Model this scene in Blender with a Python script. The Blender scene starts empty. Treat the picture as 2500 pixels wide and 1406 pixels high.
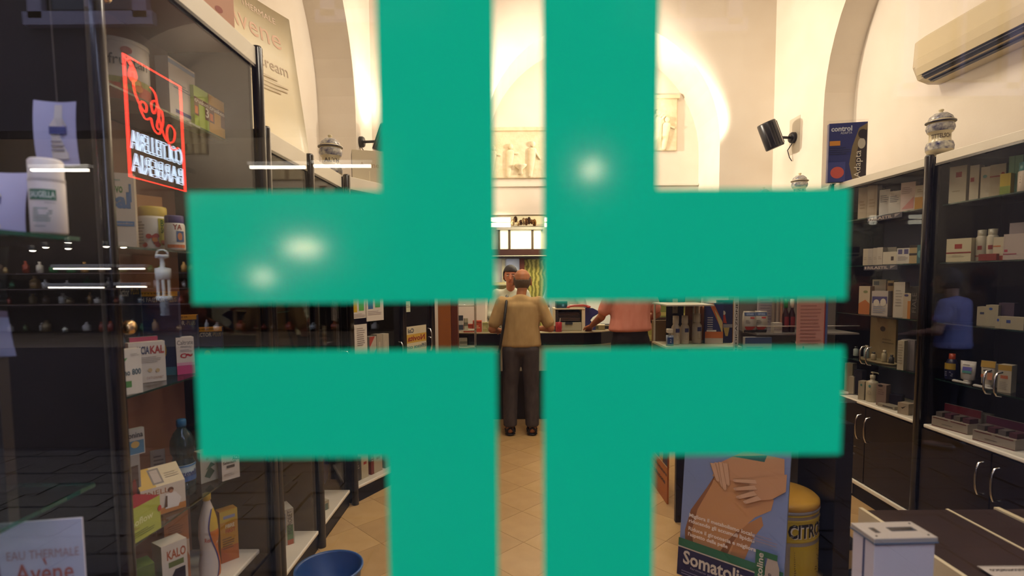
import bpy, bmesh, math, random
from mathutils import Vector, Matrix
random.seed(11)
SC = bpy.context.scene
COL = SC.collection
R = math.radians

# ------------------------------------------------------------------ camera
F_PX, CX, CY, PITCH, ROLL, CAM_Z = 1300.0, 1250.0, 769.0, R(3.92), 0.007, 1.57
_f = Vector((0, math.cos(PITCH), -math.sin(PITCH)))
_r0 = Vector((1, 0, 0)); _u0 = _r0.cross(_f)
_r = _r0 * math.cos(ROLL) - _u0 * math.sin(ROLL)
_u = _r0 * math.sin(ROLL) + _u0 * math.cos(ROLL)
cam_data = bpy.data.cameras.new('camera')
cam_data.sensor_fit = 'HORIZONTAL'; cam_data.sensor_width = 36.0
cam_data.lens = F_PX / 2500.0 * 36.0
cam_data.shift_y = (CY - 703.0) / 2500.0
cam_data.clip_start = 0.01; cam_data.clip_end = 100
cam_data.dof.use_dof = True
cam_data.dof.focus_distance = 4.6
cam_data.dof.aperture_fstop = 2.65
cam = bpy.data.objects.new('camera', cam_data); COL.objects.link(cam)
cam.matrix_world = Matrix(((_r.x, _u.x, -_f.x, 0), (_r.y, _u.y, -_f.y, 0), (_r.z, _u.z, -_f.z, CAM_Z), (0, 0, 0, 1)))
SC.camera = cam
def _ray(x, y): return _f + _r * ((x - CX) / F_PX) - _u * ((y - CY) / F_PX)
def onz(x, y, z): d = _ray(x, y); return d * ((z - CAM_Z) / d.z) + Vector((0, 0, CAM_Z))
def onx(x, y, X): d = _ray(x, y); return d * (X / d.x) + Vector((0, 0, CAM_Z))
def ony(x, y, Y): d = _ray(x, y); return d * (Y / d.y) + Vector((0, 0, CAM_Z))

# ------------------------------------------------------------------ colour management, world, lights
SC.view_settings.view_transform = 'Standard'
SC.view_settings.look = 'None'
SC.view_settings.gamma = 1.0
SC.view_settings.use_curve_mapping = False
SC.view_settings.exposure = 0.0
SC.cycles.use_denoising = True
SC.cycles.transparent_max_bounces = 14
SC.cycles.max_bounces = 5
SC.cycles.diffuse_bounces = 3
SC.cycles.glossy_bounces = 3
SC.cycles.caustics_reflective = False
SC.cycles.caustics_refractive = False
SC.cycles.use_adaptive_sampling = True
SC.cycles.adaptive_threshold = 0.07
SC.cycles.adaptive_min_samples = 16
SC.cycles.sample_clamp_indirect = 4.0
SC.cycles.light_sampling_threshold = 0.03

wd = bpy.data.worlds.new('evening_sky'); SC.world = wd; wd.use_nodes = True
bg = wd.node_tree.nodes['Background']
bg.inputs[0].default_value = (0.60, 0.66, 0.95, 1); bg.inputs[1].default_value = 5.0

WARM = (1.0, 0.87, 0.69)
def light(name, kind, loc, energy, color=WARM, target=None, **kw):
    d = bpy.data.lights.new(name, kind); d.energy = energy; d.color = color
    for k, v in kw.items(): setattr(d, k, v)
    o = bpy.data.objects.new(name, d); COL.objects.link(o); o.location = loc
    if target is not None:
        o.rotation_euler = (Vector(target) - Vector(loc)).to_track_quat('-Z', 'Y').to_euler()
    return o
# unseen ceiling fill lights added to brighten the shop (housings are built further down)
CEIL = [(0.7, 1.2), (0.7, 2.9), (0.7, 4.6)]
light('ceiling_fill_light', 'AREA', (0.7, 1.2, 4.72), 40, shape='RECTANGLE', size=1.3, size_y=0.5)
light('ceiling_fill_light', 'AREA', (0.7, 2.9, 4.72), 34, shape='RECTANGLE', size=1.3, size_y=0.5)
light('ceiling_fill_light', 'AREA', (0.7, 4.6, 4.72), 52, shape='RECTANGLE', size=1.3, size_y=0.5)
light('back_room_fill_light', 'AREA', (0.6, 7.5, 2.74), 42, color=(1.0, 0.88, 0.62), shape='RECTANGLE', size=1.0, size_y=0.4)  # fill light added out of view to brighten the dispensary
# wall spotlights washing the vault
light('spotlight_beam', 'SPOT', (2.50, 5.62, 3.14), 400, target=(0.2, 6.45, 4.0), spot_size=R(92), spot_blend=1.0, shadow_soft_size=0.12)
light('spotlight_beam', 'SPOT', (-1.20, 5.62, 3.14), 560, target=(1.9, 6.45, 3.9), spot_size=R(92), spot_blend=1.0, shadow_soft_size=0.12)
light('spotlight_beam', 'SPOT', (-1.24, 5.62, 3.14), 45, target=(-1.53, 5.78, 3.9), spot_size=R(110), spot_blend=1.0, shadow_soft_size=0.12)

# ------------------------------------------------------------------ helpers: materials
def lin(c):
    if isinstance(c, str):
        c = c.lstrip('#'); c = tuple(int(c[i:i + 2], 16) / 255 for i in (0, 2, 4))
    return tuple((x / 12.92 if x <= 0.04045 else ((x + 0.055) / 1.055) ** 2.4) for x in c)
_MC = {}
def P(c, rough=0.5, metal=0.0, spec=0.5, coat=0.0, name=None):
    key = (str(c), rough, metal, spec, coat)
    if key in _MC: return _MC[key]
    m = bpy.data.materials.new(name or 'paint_' + str(c).strip('#')); m.use_nodes = True
    b = m.node_tree.nodes['Principled BSDF']
    b.inputs['Base Color'].default_value = (*lin(c), 1)
    b.inputs['Roughness'].default_value = rough; b.inputs['Metallic'].default_value = metal
    b.inputs['Specular IOR Level'].default_value = spec; b.inputs['Coat Weight'].default_value = coat
    _MC[key] = m
    return m
def noisy(name, c1, c2, scale=6, rough=0.6, bump=0.0, bscale=40, stretch=(1, 1, 1), detail=6, spec=0.4, coat=0.0, wave=False):
    m = bpy.data.materials.new(name); m.use_nodes = True; nt = m.node_tree; N = nt.nodes; L = nt.links
    b = N['Principled BSDF']; b.inputs['Roughness'].default_value = rough
    b.inputs['Specular IOR Level'].default_value = spec; b.inputs['Coat Weight'].default_value = coat
    tc = N.new('ShaderNodeTexCoord'); mp = N.new('ShaderNodeMapping'); mp.inputs['Scale'].default_value = stretch
    L.new(tc.outputs['Object'], mp.inputs['Vector'])
    if wave:
        t = N.new('ShaderNodeTexWave'); t.inputs['Scale'].default_value = scale; t.inputs['Distortion'].default_value = 6; t.inputs['Detail'].default_value = 3
    else:
        t = N.new('ShaderNodeTexNoise'); t.inputs['Scale'].default_value = scale; t.inputs['Detail'].default_value = detail
    L.new(mp.outputs[0], t.inputs['Vector'])
    r = N.new('ShaderNodeValToRGB'); r.color_ramp.elements[0].color = (*lin(c1), 1); r.color_ramp.elements[1].color = (*lin(c2), 1)
    r.color_ramp.elements[0].position = 0.3; r.color_ramp.elements[1].position = 0.7
    L.new(t.outputs[1] if wave else t.outputs[0], r.inputs[0]); L.new(r.outputs[0], b.inputs['Base Color'])
    if bump:
        n2 = N.new('ShaderNodeTexNoise'); n2.inputs['Scale'].default_value = bscale; n2.inputs['Detail'].default_value = 4
        L.new(mp.outputs[0], n2.inputs['Vector'])
        bp = N.new('ShaderNodeBump'); bp.inputs['Strength'].default_value = bump; bp.inputs['Distance'].default_value = 0.02
        L.new(n2.outputs[0], bp.inputs['Height']); L.new(bp.outputs[0], b.inputs['Normal'])
    return m
def glass(name, tint=(1, 1, 1), ior=1.5, rough=0.0, body=0.0, body_col=(0.2, 0.5, 0.4), refl=1.0):
    """thin sheet glass: clear transmission with Fresnel reflection, optional body colour"""
    m = bpy.data.materials.new(name); m.use_nodes = True; nt = m.node_tree; N = nt.nodes; L = nt.links
    for n in list(N): N.remove(n)
    out = N.new('ShaderNodeOutputMaterial'); tr = N.new('ShaderNodeBsdfTransparent'); tr.inputs[0].default_value = (*tint, 1)
    gl = N.new('ShaderNodeBsdfGlossy'); gl.inputs['Roughness'].default_value = rough; gl.inputs[0].default_value = (refl, refl, refl, 1)
    # straight-through sheet: the same reflectance at the entry and the exit face
    fr = N.new('ShaderNodeFresnel'); ge = N.new('ShaderNodeNewGeometry'); mt = N.new('ShaderNodeMath'); mt.operation = 'MULTIPLY_ADD'
    mt.inputs[1].default_value = 1.0 / ior - ior; mt.inputs[2].default_value = ior
    L.new(ge.outputs['Backfacing'], mt.inputs[0]); L.new(mt.outputs[0], fr.inputs[0])
    mx = N.new('ShaderNodeMixShader'); src = tr
    if body:
        df = N.new('ShaderNodeBsdfDiffuse'); df.inputs[0].default_value = (*body_col, 1)
        m2 = N.new('ShaderNodeMixShader'); m2.inputs[0].default_value = body
        L.new(tr.outputs[0], m2.inputs[1]); L.new(df.outputs[0], m2.inputs[2]); src = m2
    L.new(fr.outputs[0], mx.inputs[0]); L.new(src.outputs[0], mx.inputs[1]); L.new(gl.outputs[0], mx.inputs[2])
    L.new(mx.outputs[0], out.inputs[0])
    return m
def emit(name, c, strength):
    m = bpy.data.materials.new(name); m.use_nodes = True; nt = m.node_tree
    b = nt.nodes['Principled BSDF']; b.inputs['Base Color'].default_value = (*lin(c), 1)
    b.inputs['Emission Color'].default_value = (*lin(c), 1); b.inputs['Emission Strength'].default_value = strength
    m.cycles.emission_sampling = 'NONE'   # small glowing shapes; the lamps proper light the place
    return m

# ------------------------------------------------------------------ helpers: meshes
class MB:
    def __init__(s): s.v = []; s.f = []; s.m = []; s.sm = []
    def add(s, vs, fs, mat=0, smooth=False):
        o = len(s.v); s.v += [tuple(p) for p in vs]
        for f in fs: s.f.append(tuple(i + o for i in f)); s.m.append(mat); s.sm.append(smooth)
        return s
    def box(s, x0, y0, z0, x1, y1, z1, mat=0, mats=None, bev=0):
        if bev:
            bm = bmesh.new(); bmesh.ops.create_cube(bm, size=1)
            for v in bm.verts: v.co = Vector(((x0 + x1) / 2 + v.co.x * (x1 - x0), (y0 + y1) / 2 + v.co.y * (y1 - y0), (z0 + z1) / 2 + v.co.z * (z1 - z0)))
            bmesh.ops.bevel(bm, geom=bm.edges[:], offset=bev, segments=2, affect='EDGES', profile=0.5)
            bm.verts.index_update()
            s.add([v.co for v in bm.verts], [[v.index for v in f.verts] for f in bm.faces], mat); bm.free(); return s
        vs = [(x0, y0, z0), (x1, y0, z0), (x1, y1, z0), (x0, y1, z0), (x0, y0, z1), (x1, y0, z1), (x1, y1, z1), (x0, y1, z1)]
        fs = [(0, 1, 5, 4), (1, 2, 6, 5), (2, 3, 7, 6), (3, 0, 4, 7), (4, 5, 6, 7), (3, 2, 1, 0)]   # F R K L T B
        for i, f in enumerate(fs): s.add(vs, [f], (mats[i] if mats else mat))
        return s
    def lathe(s, prof, seg=24, c=(0, 0, 0), mat=0, a0=0.0, a1=math.tau, smooth=True):
        full = abs(a1 - a0 - math.tau) < 1e-6; n = seg if full else seg + 1
        vs = []
        for r, z in prof:
            for k in range(n):
                a = a0 + (a1 - a0) * k / seg; vs.append((c[0] + r * math.cos(a), c[1] + r * math.sin(a), c[2] + z))
        fs = []
        for i in range(len(prof) - 1):
            for k in range(seg):
                k2 = (k + 1) % n if full else k + 1
                fs.append((i * n + k, i * n + k2, (i + 1) * n + k2, (i + 1) * n + k))
        return s.add(vs, fs, mat, smooth)
    def tube(s, path, r, seg=8, mat=0, closed=False):
        pts = [Vector(p) for p in path]; n = len(pts); vs = []; up = Vector((0, 0, 1)); prev = None
        for i, p in enumerate(pts):
            a = pts[(i - 1) % n] if (closed or i > 0) else p; b = pts[(i + 1) % n] if (closed or i < n - 1) else p
            t = (b - a).normalized() if (b - a).length > 1e-9 else Vector((0, 0, 1))
            x = prev - t * prev.dot(t) if prev is not None else t.orthogonal()
            if x.length < 1e-6: x = t.orthogonal()
            x.normalize(); y = t.cross(x); prev = x
            rr = r[i] if isinstance(r, (list, tuple)) else r
            vs += [p + (x * math.cos(q * math.tau / seg) + y * math.sin(q * math.tau / seg)) * rr for q in range(seg)]
        fs = []
        for i in range(n if closed else n - 1):
            j = (i + 1) % n
            for q in range(seg): fs.append((i * seg + q, i * seg + (q + 1) % seg, j * seg + (q + 1) % seg, j * seg + q))
        s.add(vs, fs, mat, True)
        if not closed:
            s.add(vs[:seg], [tuple(range(seg))[::-1]], mat); s.add(vs[-seg:], [tuple(range(seg))], mat)
        return s
    def prism(s, poly, axis, a, b, mat=0):
        """poly in the two other axes (in order) extruded along axis from a to b"""
        def put(p, t): return {'x': (t, p[0], p[1]), 'y': (p[0], t, p[1]), 'z': (p[0], p[1], t)}[axis]
        n = len(poly); vs = [put(p, a) for p in poly] + [put(p, b) for p in poly]
        fs = [tuple(range(n))[::-1], tuple(range(n, 2 * n))] + [(i, (i + 1) % n, n + (i + 1) % n, n + i) for i in range(n)]
        return s.add(vs, fs, mat)
    def ball(s, c, rad, seg=16, rings=10, mat=0):
        rx, ry, rz = rad if isinstance(rad, (tuple, list)) else (rad,) * 3
        vs = [(c[0], c[1], c[2] - rz)]
        for i in range(1, rings):
            t = -math.pi / 2 + math.pi * i / rings
            for k in range(seg):
                a = math.tau * k / seg; vs.append((c[0] + rx * math.cos(t) * math.cos(a), c[1] + ry * math.cos(t) * math.sin(a), c[2] + rz * math.sin(t)))
        vs.append((c[0], c[1], c[2] + rz)); fs = []
        for k in range(seg):
            fs.append((0, 1 + (k + 1) % seg, 1 + k)); fs.append((len(vs) - 1, 1 + (rings - 2) * seg + k, 1 + (rings - 2) * seg + (k + 1) % seg))
        for i in range(rings - 2):
            for k in range(seg): fs.append((1 + i * seg + k, 1 + i * seg + (k + 1) % seg, 1 + (i + 1) * seg + (k + 1) % seg, 1 + (i + 1) * seg + k))
        return s.add(vs, fs, mat, True)
    def hull(s, pts, mat=0, smooth=True):
        bm = bmesh.new()
        for p in pts: bm.verts.new(p)
        g = bmesh.ops.convex_hull(bm, input=bm.verts)
        bmesh.ops.delete(bm, geom=[e for e in g['geom_interior'] if isinstance(e, bmesh.types.BMVert)], context='VERTS')
        bm.verts.index_update(); bm.verts.ensure_lookup_table()
        s.add([v.co for v in bm.verts], [[v.index for v in f.verts] for f in bm.faces], mat, smooth); bm.free(); return s
    def limb(s, p0, r0, p1, r1, mat=0):
        def ell(c, r):
            rx, ry, rz = r if isinstance(r, (tuple, list)) else (r,) * 3
            return [(c[0] + rx * math.cos(t) * math.cos(a), c[1] + ry * math.cos(t) * math.sin(a), c[2] + rz * math.sin(t))
                    for t in (-1.57, -1.0, -0.5, 0, 0.5, 1.0, 1.57) for a in [math.tau * k / 14 for k in range(14)]]
        return s.hull(ell(p0, r0) + ell(p1, r1), mat)
    def mesh(s, name):
        me = bpy.data.meshes.new(name); me.from_pydata(s.v, [], s.f)
        me.polygons.foreach_set('material_index', s.m); me.polygons.foreach_set('use_smooth', s.sm); me.update(); return me
    def build(s, name, mats, parent=None, loc=None, rot=0):
        me = s.mesh(name)
        for m in (mats if isinstance(mats, (list, tuple)) else [mats]): me.materials.append(m)
        o = bpy.data.objects.new(name, me); COL.objects.link(o)
        if parent: o.parent = parent
        if loc is not None: o.location = loc
        o.rotation_euler.z = R(rot)
        return o
def tag(o, label, cat, group=None):
    o['label'] = label; o['category'] = cat
    if group: o['group'] = group
    return o
def thing(name, label, cat, loc=(0, 0, 0), rot=0, group=None):
    o = bpy.data.objects.new(name, None); COL.objects.link(o); o.empty_display_size = 0.05
    o.location = loc; o.rotation_euler.z = R(rot); return tag(o, label, cat, group)
def struct(o): o['kind'] = 'structure'; return o
def copy_tree(o, parent=None):
    c = o.copy(); COL.objects.link(c); c.parent = parent
    for ch in list(o.children): copy_tree(ch, c)
    return c

# ------------------------------------------------------------------ helpers: lettering
_TC = {}
def glyphs(s, bold=0.0, res=2):
    k = (s, bold, res)
    if k in _TC: return _TC[k]
    cu = bpy.data.curves.new('t', 'FONT'); cu.body = s; cu.resolution_u = res; cu.offset = bold; cu.fill_mode = 'FRONT'
    ob = bpy.data.objects.new('t', cu); COL.objects.link(ob)
    me = bpy.data.meshes.new_from_object(ob.evaluated_get(bpy.context.evaluated_depsgraph_get()))
    v = [(p.co.x, p.co.y) for p in me.vertices]; f = [tuple(q.vertices) for q in me.polygons]
    bpy.data.objects.remove(ob); bpy.data.curves.remove(cu); bpy.data.meshes.remove(me)
    xs = [p[0] for p in v]; ys = [p[1] for p in v]; x0, x1, y0, y1 = min(xs), max(xs), min(ys), max(ys)
    v = [((a - x0) / (x1 - x0), (b - y0) / max(1e-6, y1 - y0)) for a, b in v]
    _TC[k] = (v, f); return _TC[k]
class Print:
    """flat print on a surface: mapping (u,v,layer)->point; colours collected as material slots"""
    def __init__(s, mapper): s.map = mapper; s.mb = MB(); s.cols = []; s.layer = 0
    def _c(s, c):
        if c not in s.cols: s.cols.append(c)
        return s.cols.index(c)
    def quad(s, u0, v0, u1, v1, c, nu=1):
        s.layer += 1; k = s._c(c); vs = []; fs = []
        for i in range(nu + 1):
            u = u0 + (u1 - u0) * i / nu; vs += [s.map(u, v0, s.layer), s.map(u, v1, s.layer)]
        for i in range(nu): fs.append((2 * i, 2 * i + 2, 2 * i + 3, 2 * i + 1))
        s.mb.add(vs, fs, k); return s
    def poly(s, pts, c):
        s.layer += 1; s.mb.add([s.map(u, v, s.layer) for u, v in pts], [tuple(range(len(pts)))], s._c(c)); return s
    def disc(s, u, v, ru, rv, c, n=18):
        return s.poly([(u + ru * math.cos(math.tau * k / n), v + rv * math.sin(math.tau * k / n)) for k in range(n)], c)
    def text(s, t, u0, v0, u1, v1, c, bold=0.0, slant=0.0, rot=0):
        s.layer += 1; g, f = glyphs(t, bold)
        def q(a, b):
            if rot == 90: a, b = 1 - b, a
            if rot == 180: a, b = 1 - a, 1 - b
            if rot == -1: a = 1 - a
            return s.map(u0 + (u1 - u0) * (a + slant * (b - .5)), v0 + (v1 - v0) * b, s.layer)
        s.mb.add([q(a, b) for a, b in g], f, s._c(c)); return s
    def lines(s, u0, v0, u1, v1, n, c, fill=0.35, seed=1):
        rnd = random.Random(seed)
        for i in range(n):
            v = v1 - (v1 - v0) * (i + .5) / n; h = (v1 - v0) / n * fill / 2
            s.quad(u0, v - h, u0 + (u1 - u0) * rnd.uniform(.7, 1), v + h, c)
        return s
    def build(s, parent, name='printed_label', rough=0.5):
        if not s.mb.f: return None
        return s.mb.build(name, [P(c, rough) for c in s.cols], parent)
LAY = 0.00025
def face_map(o, U, V, N):
    o, U, V, N = Vector(o), Vector(U), Vector(V), Vector(N)
    return lambda u, v, k: o + U * u + V * v + N * (LAY * (1 + k))
def carton_faces(w, d, h):
    return {'F': face_map((-w / 2, -d / 2, 0), (w, 0, 0), (0, 0, h), (0, -1, 0)),
            'R': face_map((w / 2, -d / 2, 0), (0, d, 0), (0, 0, h), (1, 0, 0)),
            'L': face_map((-w / 2, d / 2, 0), (0, -d, 0), (0, 0, h), (-1, 0, 0)),
            'K': face_map((w / 2, d / 2, 0), (-w, 0, 0), (0, 0, h), (0, 1, 0)),
            'T': face_map((-w / 2, -d / 2, h), (w, 0, 0), (0, d, 0), (0, 0, 1))}
def draw(parent, maps, prints, name='printed_label'):
    """prints: list of (face, op, args...) ; all faces drawn into one child mesh"""
    mb = MB(); cols = []; lay = {}
    for pr in prints:
        fc, op, a = pr[0], pr[1], pr[2:]
        p = Print(maps[fc]); p.layer = lay.get(fc, 0); p.cols = cols; p.mb = mb
        kw = a[-1] if a and isinstance(a[-1], dict) else {}
        if kw: a = a[:-1]
        getattr(p, op)(*a, **kw); lay[fc] = p.layer
    if mb.f: return mb.build(name, [P(c, 0.5) for c in cols], parent)
def carton(label, loc, size, rot, base='#e8e2d4', prints=(), sides=None, cat='box', name='carton', group=None, rough=0.5):
    w, d, h = size; sides = sides or {}
    cols = [base]; idx = []
    for k in 'FRKLTB':
        c = sides.get(k, base)
        if c not in cols: cols.append(c)
        idx.append(cols.index(c))
    o = MB().box(-w / 2, -d / 2, 0, w / 2, d / 2, h, mats=idx).build(name, [P(c, rough) for c in cols], None, loc, rot)
    tag(o, label, cat, group)
    draw(o, carton_faces(w, d, h), prints)
    return o
def cyl_map(rf, h, a_c=-math.pi / 2):
    """print wrapped on a lathe: u in metres of arc from centre angle, v in metres of height; rf radius(z)"""
    def m(u, v, k):
        r = rf(v) + LAY * (1 + k) * 1.5; a = a_c + u / rf(v)
        return (r * math.cos(a), r * math.sin(a), v)
    return m
def bottle(label, loc, prof, col, cap=None, capcol='#eeeeee', prints=(), rot=0, cat='bottle', name='bottle', group=None, rad=None, seg=24, mat=None, capmat=None, capname='cap', squash=1.0):
    o = MB().lathe(prof, seg).build(name, mat or P(col, 0.35), None, loc, rot); tag(o, label, cat, group)
    if cap: MB().lathe(cap, seg).build(capname, capmat or P(capcol, 0.35), o)
    if prints:
        r = rad or max(p[0] for p in prof)
        draw(o, {'C': cyl_map(lambda z: r, 1)}, [('C',) + tuple(p) for p in prints])
    if squash != 1.0: o.scale.y = squash
    return o
# ------------------------------------------------------------------ shared materials
PLASTER = noisy('plaster_cream', '#ece0d0', '#f2e8da', 3, 0.85, 0.04, 60)
TILE = [noisy('floor_tile_%s' % n, a, b, 9, 0.38, 0.02, 50, spec=0.45) for n, a, b in (('warm', '#b3905f', '#bd9a68'), ('pale', '#b8955f', '#c29f6c'), ('brown', '#ac8a5a', '#b79463'))]
GROUT = P('#5a4023', 0.9)
DARK = noisy('dark_laminate', '#0a070a', '#0f0b0e', 4, 0.45, 0, spec=0.2)
DARKWOOD = noisy('dark_wood', '#160f0f', '#1d1413', 5, 0.35, 0, stretch=(1, 1, .15))
BLACKGLOSS = P('#120e12', 0.18, 0, 0.6, name='black_gloss')
BROWNBACK = noisy('brown_backboard', '#5e4636', '#6a5040', 3, 0.55)
TANBACK = noisy('tan_backboard', '#96664e', '#a2705a', 2, 0.5)
WHITELAM = noisy('white_laminate', '#e6ddca', '#ece4d3', 6, 0.4)
CHROME = P('#d8d8d8', 0.15, 1.0, name='chrome')
PANE = glass('window_glass', ior=1.5)
VGLASS = glass('showcase_glass', tint=(0.96, 0.96, 0.96), ior=1.13)
SHELFGLASS = glass('shelf_glass', tint=(0.72, 0.78, 0.75), ior=1.4)
GLASSEDGE = glass('shelf_glass_edge', tint=(0.25, 0.4, 0.34), ior=1.5, body=0.35, body_col=(0.04, 0.10, 0.08))

# ------------------------------------------------------------------ floor with diagonal tiles
floor = struct(MB().box(-2.4, 0.33, -0.06, 3.6, 8.6, -0.004).build('floor', GROUT))
_t = 0.298 / 2 * math.sqrt(2); _tm = []
for k in range(3):
    me = MB().prism([(-_t, 0), (0, -_t), (_t, 0), (0, _t)], 'z', -0.004, 0.0).mesh('tile'); me.materials.append(TILE[k]); _tm.append(me)
_n = 0; _dg = 0.3 * math.sqrt(2)
for i in range(-12, 16):
    for j in range(-16, 20):
        x = 0.06 + i * _dg / 2; y = 3.077 + j * _dg / 2
        if (i + j) % 2 == 0: continue
        if not (-1.50 < x < 2.80 and 1.55 < y < 6.15): continue
        o = bpy.data.objects.new('tile', _tm[(i * 7 + j * 3) % 3]); COL.objects.link(o); o.parent = floor; o.location = (x, y, 0); _n += 1

# ------------------------------------------------------------------ walls
def arch_panel(mb, a0, a1, ztop, c, r, zs, put, p0, p1, zbot=0.0, n=28):
    """wall panel with a round-headed opening: front face at p0, reveal back to p1"""
    def q(*pts): mb.add([put(*p) for p in pts], [tuple(range(len(pts)))], 0)
    q((a0, zbot, p0), (c - r, zbot, p0), (c - r, ztop, p0), (a0, ztop, p0))
    q((c + r, zbot, p0), (a1, zbot, p0), (a1, ztop, p0), (c + r, ztop, p0))
    arc = [(c - r * math.cos(math.pi * k / n), zs + r * math.sin(math.pi * k / n)) for k in range(n + 1)]
    for (x0, z0), (x1, z1) in zip(arc, arc[1:]):
        q((x0, z0, p0), (x1, z1, p0), (x1, ztop, p0), (x0, ztop, p0))
    full = [(c - r, zbot)] + arc + [(c + r, zbot)]
    i0 = len(mb.v)
    for (x0, z0), (x1, z1) in zip(full, full[1:]):
        q((x0, z0, p0), (x0, z0, p1), (x1, z1, p1), (x1, z1, p0))
CEZ = 5.0
mb = MB(); arch_panel(mb, 0.42, 6.0, CEZ, 3.88, 1.5, 3.2, lambda a, z, p: (p, a, z), -1.53, -1.9)
mb.box(-2.1, 0.42, 0, -1.9, 6.0, CEZ)
struct(mb.build('wall_left', PLASTER))
mb = MB(); arch_panel(mb, 0.42, 6.0, CEZ, 3.63, 1.42, 3.1, lambda a, z, p: (p, a, z), 2.9, 3.18)
mb.box(3.18, 0.42, 0, 3.4, 6.0, CEZ)
struct(mb.build('wall_right', PLASTER))
mb = MB(); arch_panel(mb, -1.9, 3.2, CEZ, 1.005, 1.306, 3.07, lambda a, z, p: (a, p, z), 6.0, 6.67)
struct(mb.build('wall_back', PLASTER))
# lunette wall closing the arch above the dispensary opening
struct(MB().box(-0.5, 6.67, 2.36, 2.5, 6.8, 4.6).build('wall_lunette', PLASTER)); struct(MB().box(-0.295, 6.64, 2.70, 2.305, 6.669, 2.725).build('trim_1', PLASTER))
mb = MB(); mb.box(-2.1, 8.3, 0, 3.4, 8.45, 2.8)
struct(mb.build('wall_dispensary', noisy('dispensary_plaster', '#d9d3b4', '#e2dcbf', 3, 0.8)))
struct(MB().box(-2.1, 6.8, 0, -2.0, 8.3, 2.8).build('wall_dispensary_left', PLASTER))
struct(MB().box(3.3, 6.8, 0, 3.4, 8.3, 2.8).build('wall_dispensary_right', PLASTER))
struct(MB().box(-2.1, 6.8, 2.78, 3.4, 8.45, 2.9).build('ceiling_dispensary', PLASTER))
struct(MB().box(-2.1, 0.4, CEZ, 3.4, 6.9, CEZ + .1).build('ceiling', PLASTER))

# relief plaques in stucco
STUCCO = noisy('stucco_relief', '#e3d3ae', '#efe2c4', 14, 0.9, 0.25, 30)
def relief(label, x0, z0, x1, z1, seed):
    rnd = random.Random(seed); y = 6.67
    o = thing('relief_plaque', label, 'relief', ((x0 + x1) / 2, y, z0), 0, 'stucco plaques on the lunette wall'); w = (x1 - x0) / 2; h = z1 - z0
    MB().box(-w, -0.035, 0, w, -0.001, h, bev=0.01).build('slab', STUCCO, o)
    MB().box(-w - .02, -0.055, h - .04, w + .02, -0.001, h).build('top_moulding', STUCCO, o)
    # figures raised from the slab
    for k, fx in enumerate((-0.62, -0.3, 0.1, 0.5)):
        m = MB(); cx = fx * w; hh = h * rnd.uniform(.5, .68); b = .05 * h
        m.limb((cx - .02, -0.04, b), (.028, .015, .03), (cx, -0.045, b + hh * .5), (.04, .02, .05))
        m.limb((cx, -0.045, b + hh * .5), (.04, .02, .05), (cx + .01, -0.045, b + hh * .8), (.05, .02, .04))
        m.ball((cx + .015, -0.05, b + hh), (.03, .02, .036))
        m.limb((cx + .04, -0.045, b + hh * .78), (.014, .012, .014), (cx + .10, -0.045, b + hh * rnd.uniform(.5, .95)), (.012, .01, .012))
        m.build('figure', STUCCO, o)
    MB().lathe([(0.0, 0), (.03, .01), (.02, .06), (.07, .1), (.075, .12), (0, .12)], 14, (-.1 * w, -0.05, .06 * h)).build('urn', STUCCO, o)
    return o
a = ony(1150, 435, 6.63); b = ony(1420, 310, 6.63)
RELIEF1=relief('cream stucco relief with figures in the arch above the counter', a.x, a.z, b.x, b.z, 3)
a = ony(1540, 368, 6.63); b = ony(1655, 232, 6.63)
relief('smaller faded stucco relief at the right end of the arch', a.x, a.z, b.x, b.z, 5)

# ------------------------------------------------------------------ street front: door glass and windows
FRONT = noisy('front_wall_stone', '#6b5d52', '#7b6c5f', 4, 0.85, 0.1, 30)
mb = MB()
for x0, x1, z0, z1 in ((-2.1, -1.95, 0, 3.2), (-0.62, -0.47, 0, 3.2), (0.48, 0.63, 0, 3.2), (1.95, 3.4, 0, 3.2), (-2.1, 3.4, 3.2, 5.1), (-1.95, -0.62, 0, 0.35), (0.63, 1.95, 0, 0.35)):
    mb.box(x0, 0.33, z0, x1, 0.42, z1)
struct(mb.build('wall_front', FRONT))
def pane(name, x0, x1, z0, z1):
    o = struct(MB().box(x0, 0.352, z0, x1, 0.360, z1).build(name, PANE))
    fr = MB()
    for a, b, c, d in ((x0, x0 + .03, z0, z1), (x1 - .03, x1, z0, z1), (x0, x1, z0, z0 + .03), (x0, x1, z1 - .03, z1)): fr.box(a, .340, c, b, .372, d)
    fr.build('window_frame', P('#2b2a2c', .4, .6), o)
    return o
door = pane('door_1', -0.46, 0.47, 0.02, 2.35); pane('window_3', -0.46, 0.47, 2.36, 3.19)
pane('window_1', -1.94, -0.63, 0.36, 3.19); pane('window_2', 0.64, 1.94, 0.36, 3.19)

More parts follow.
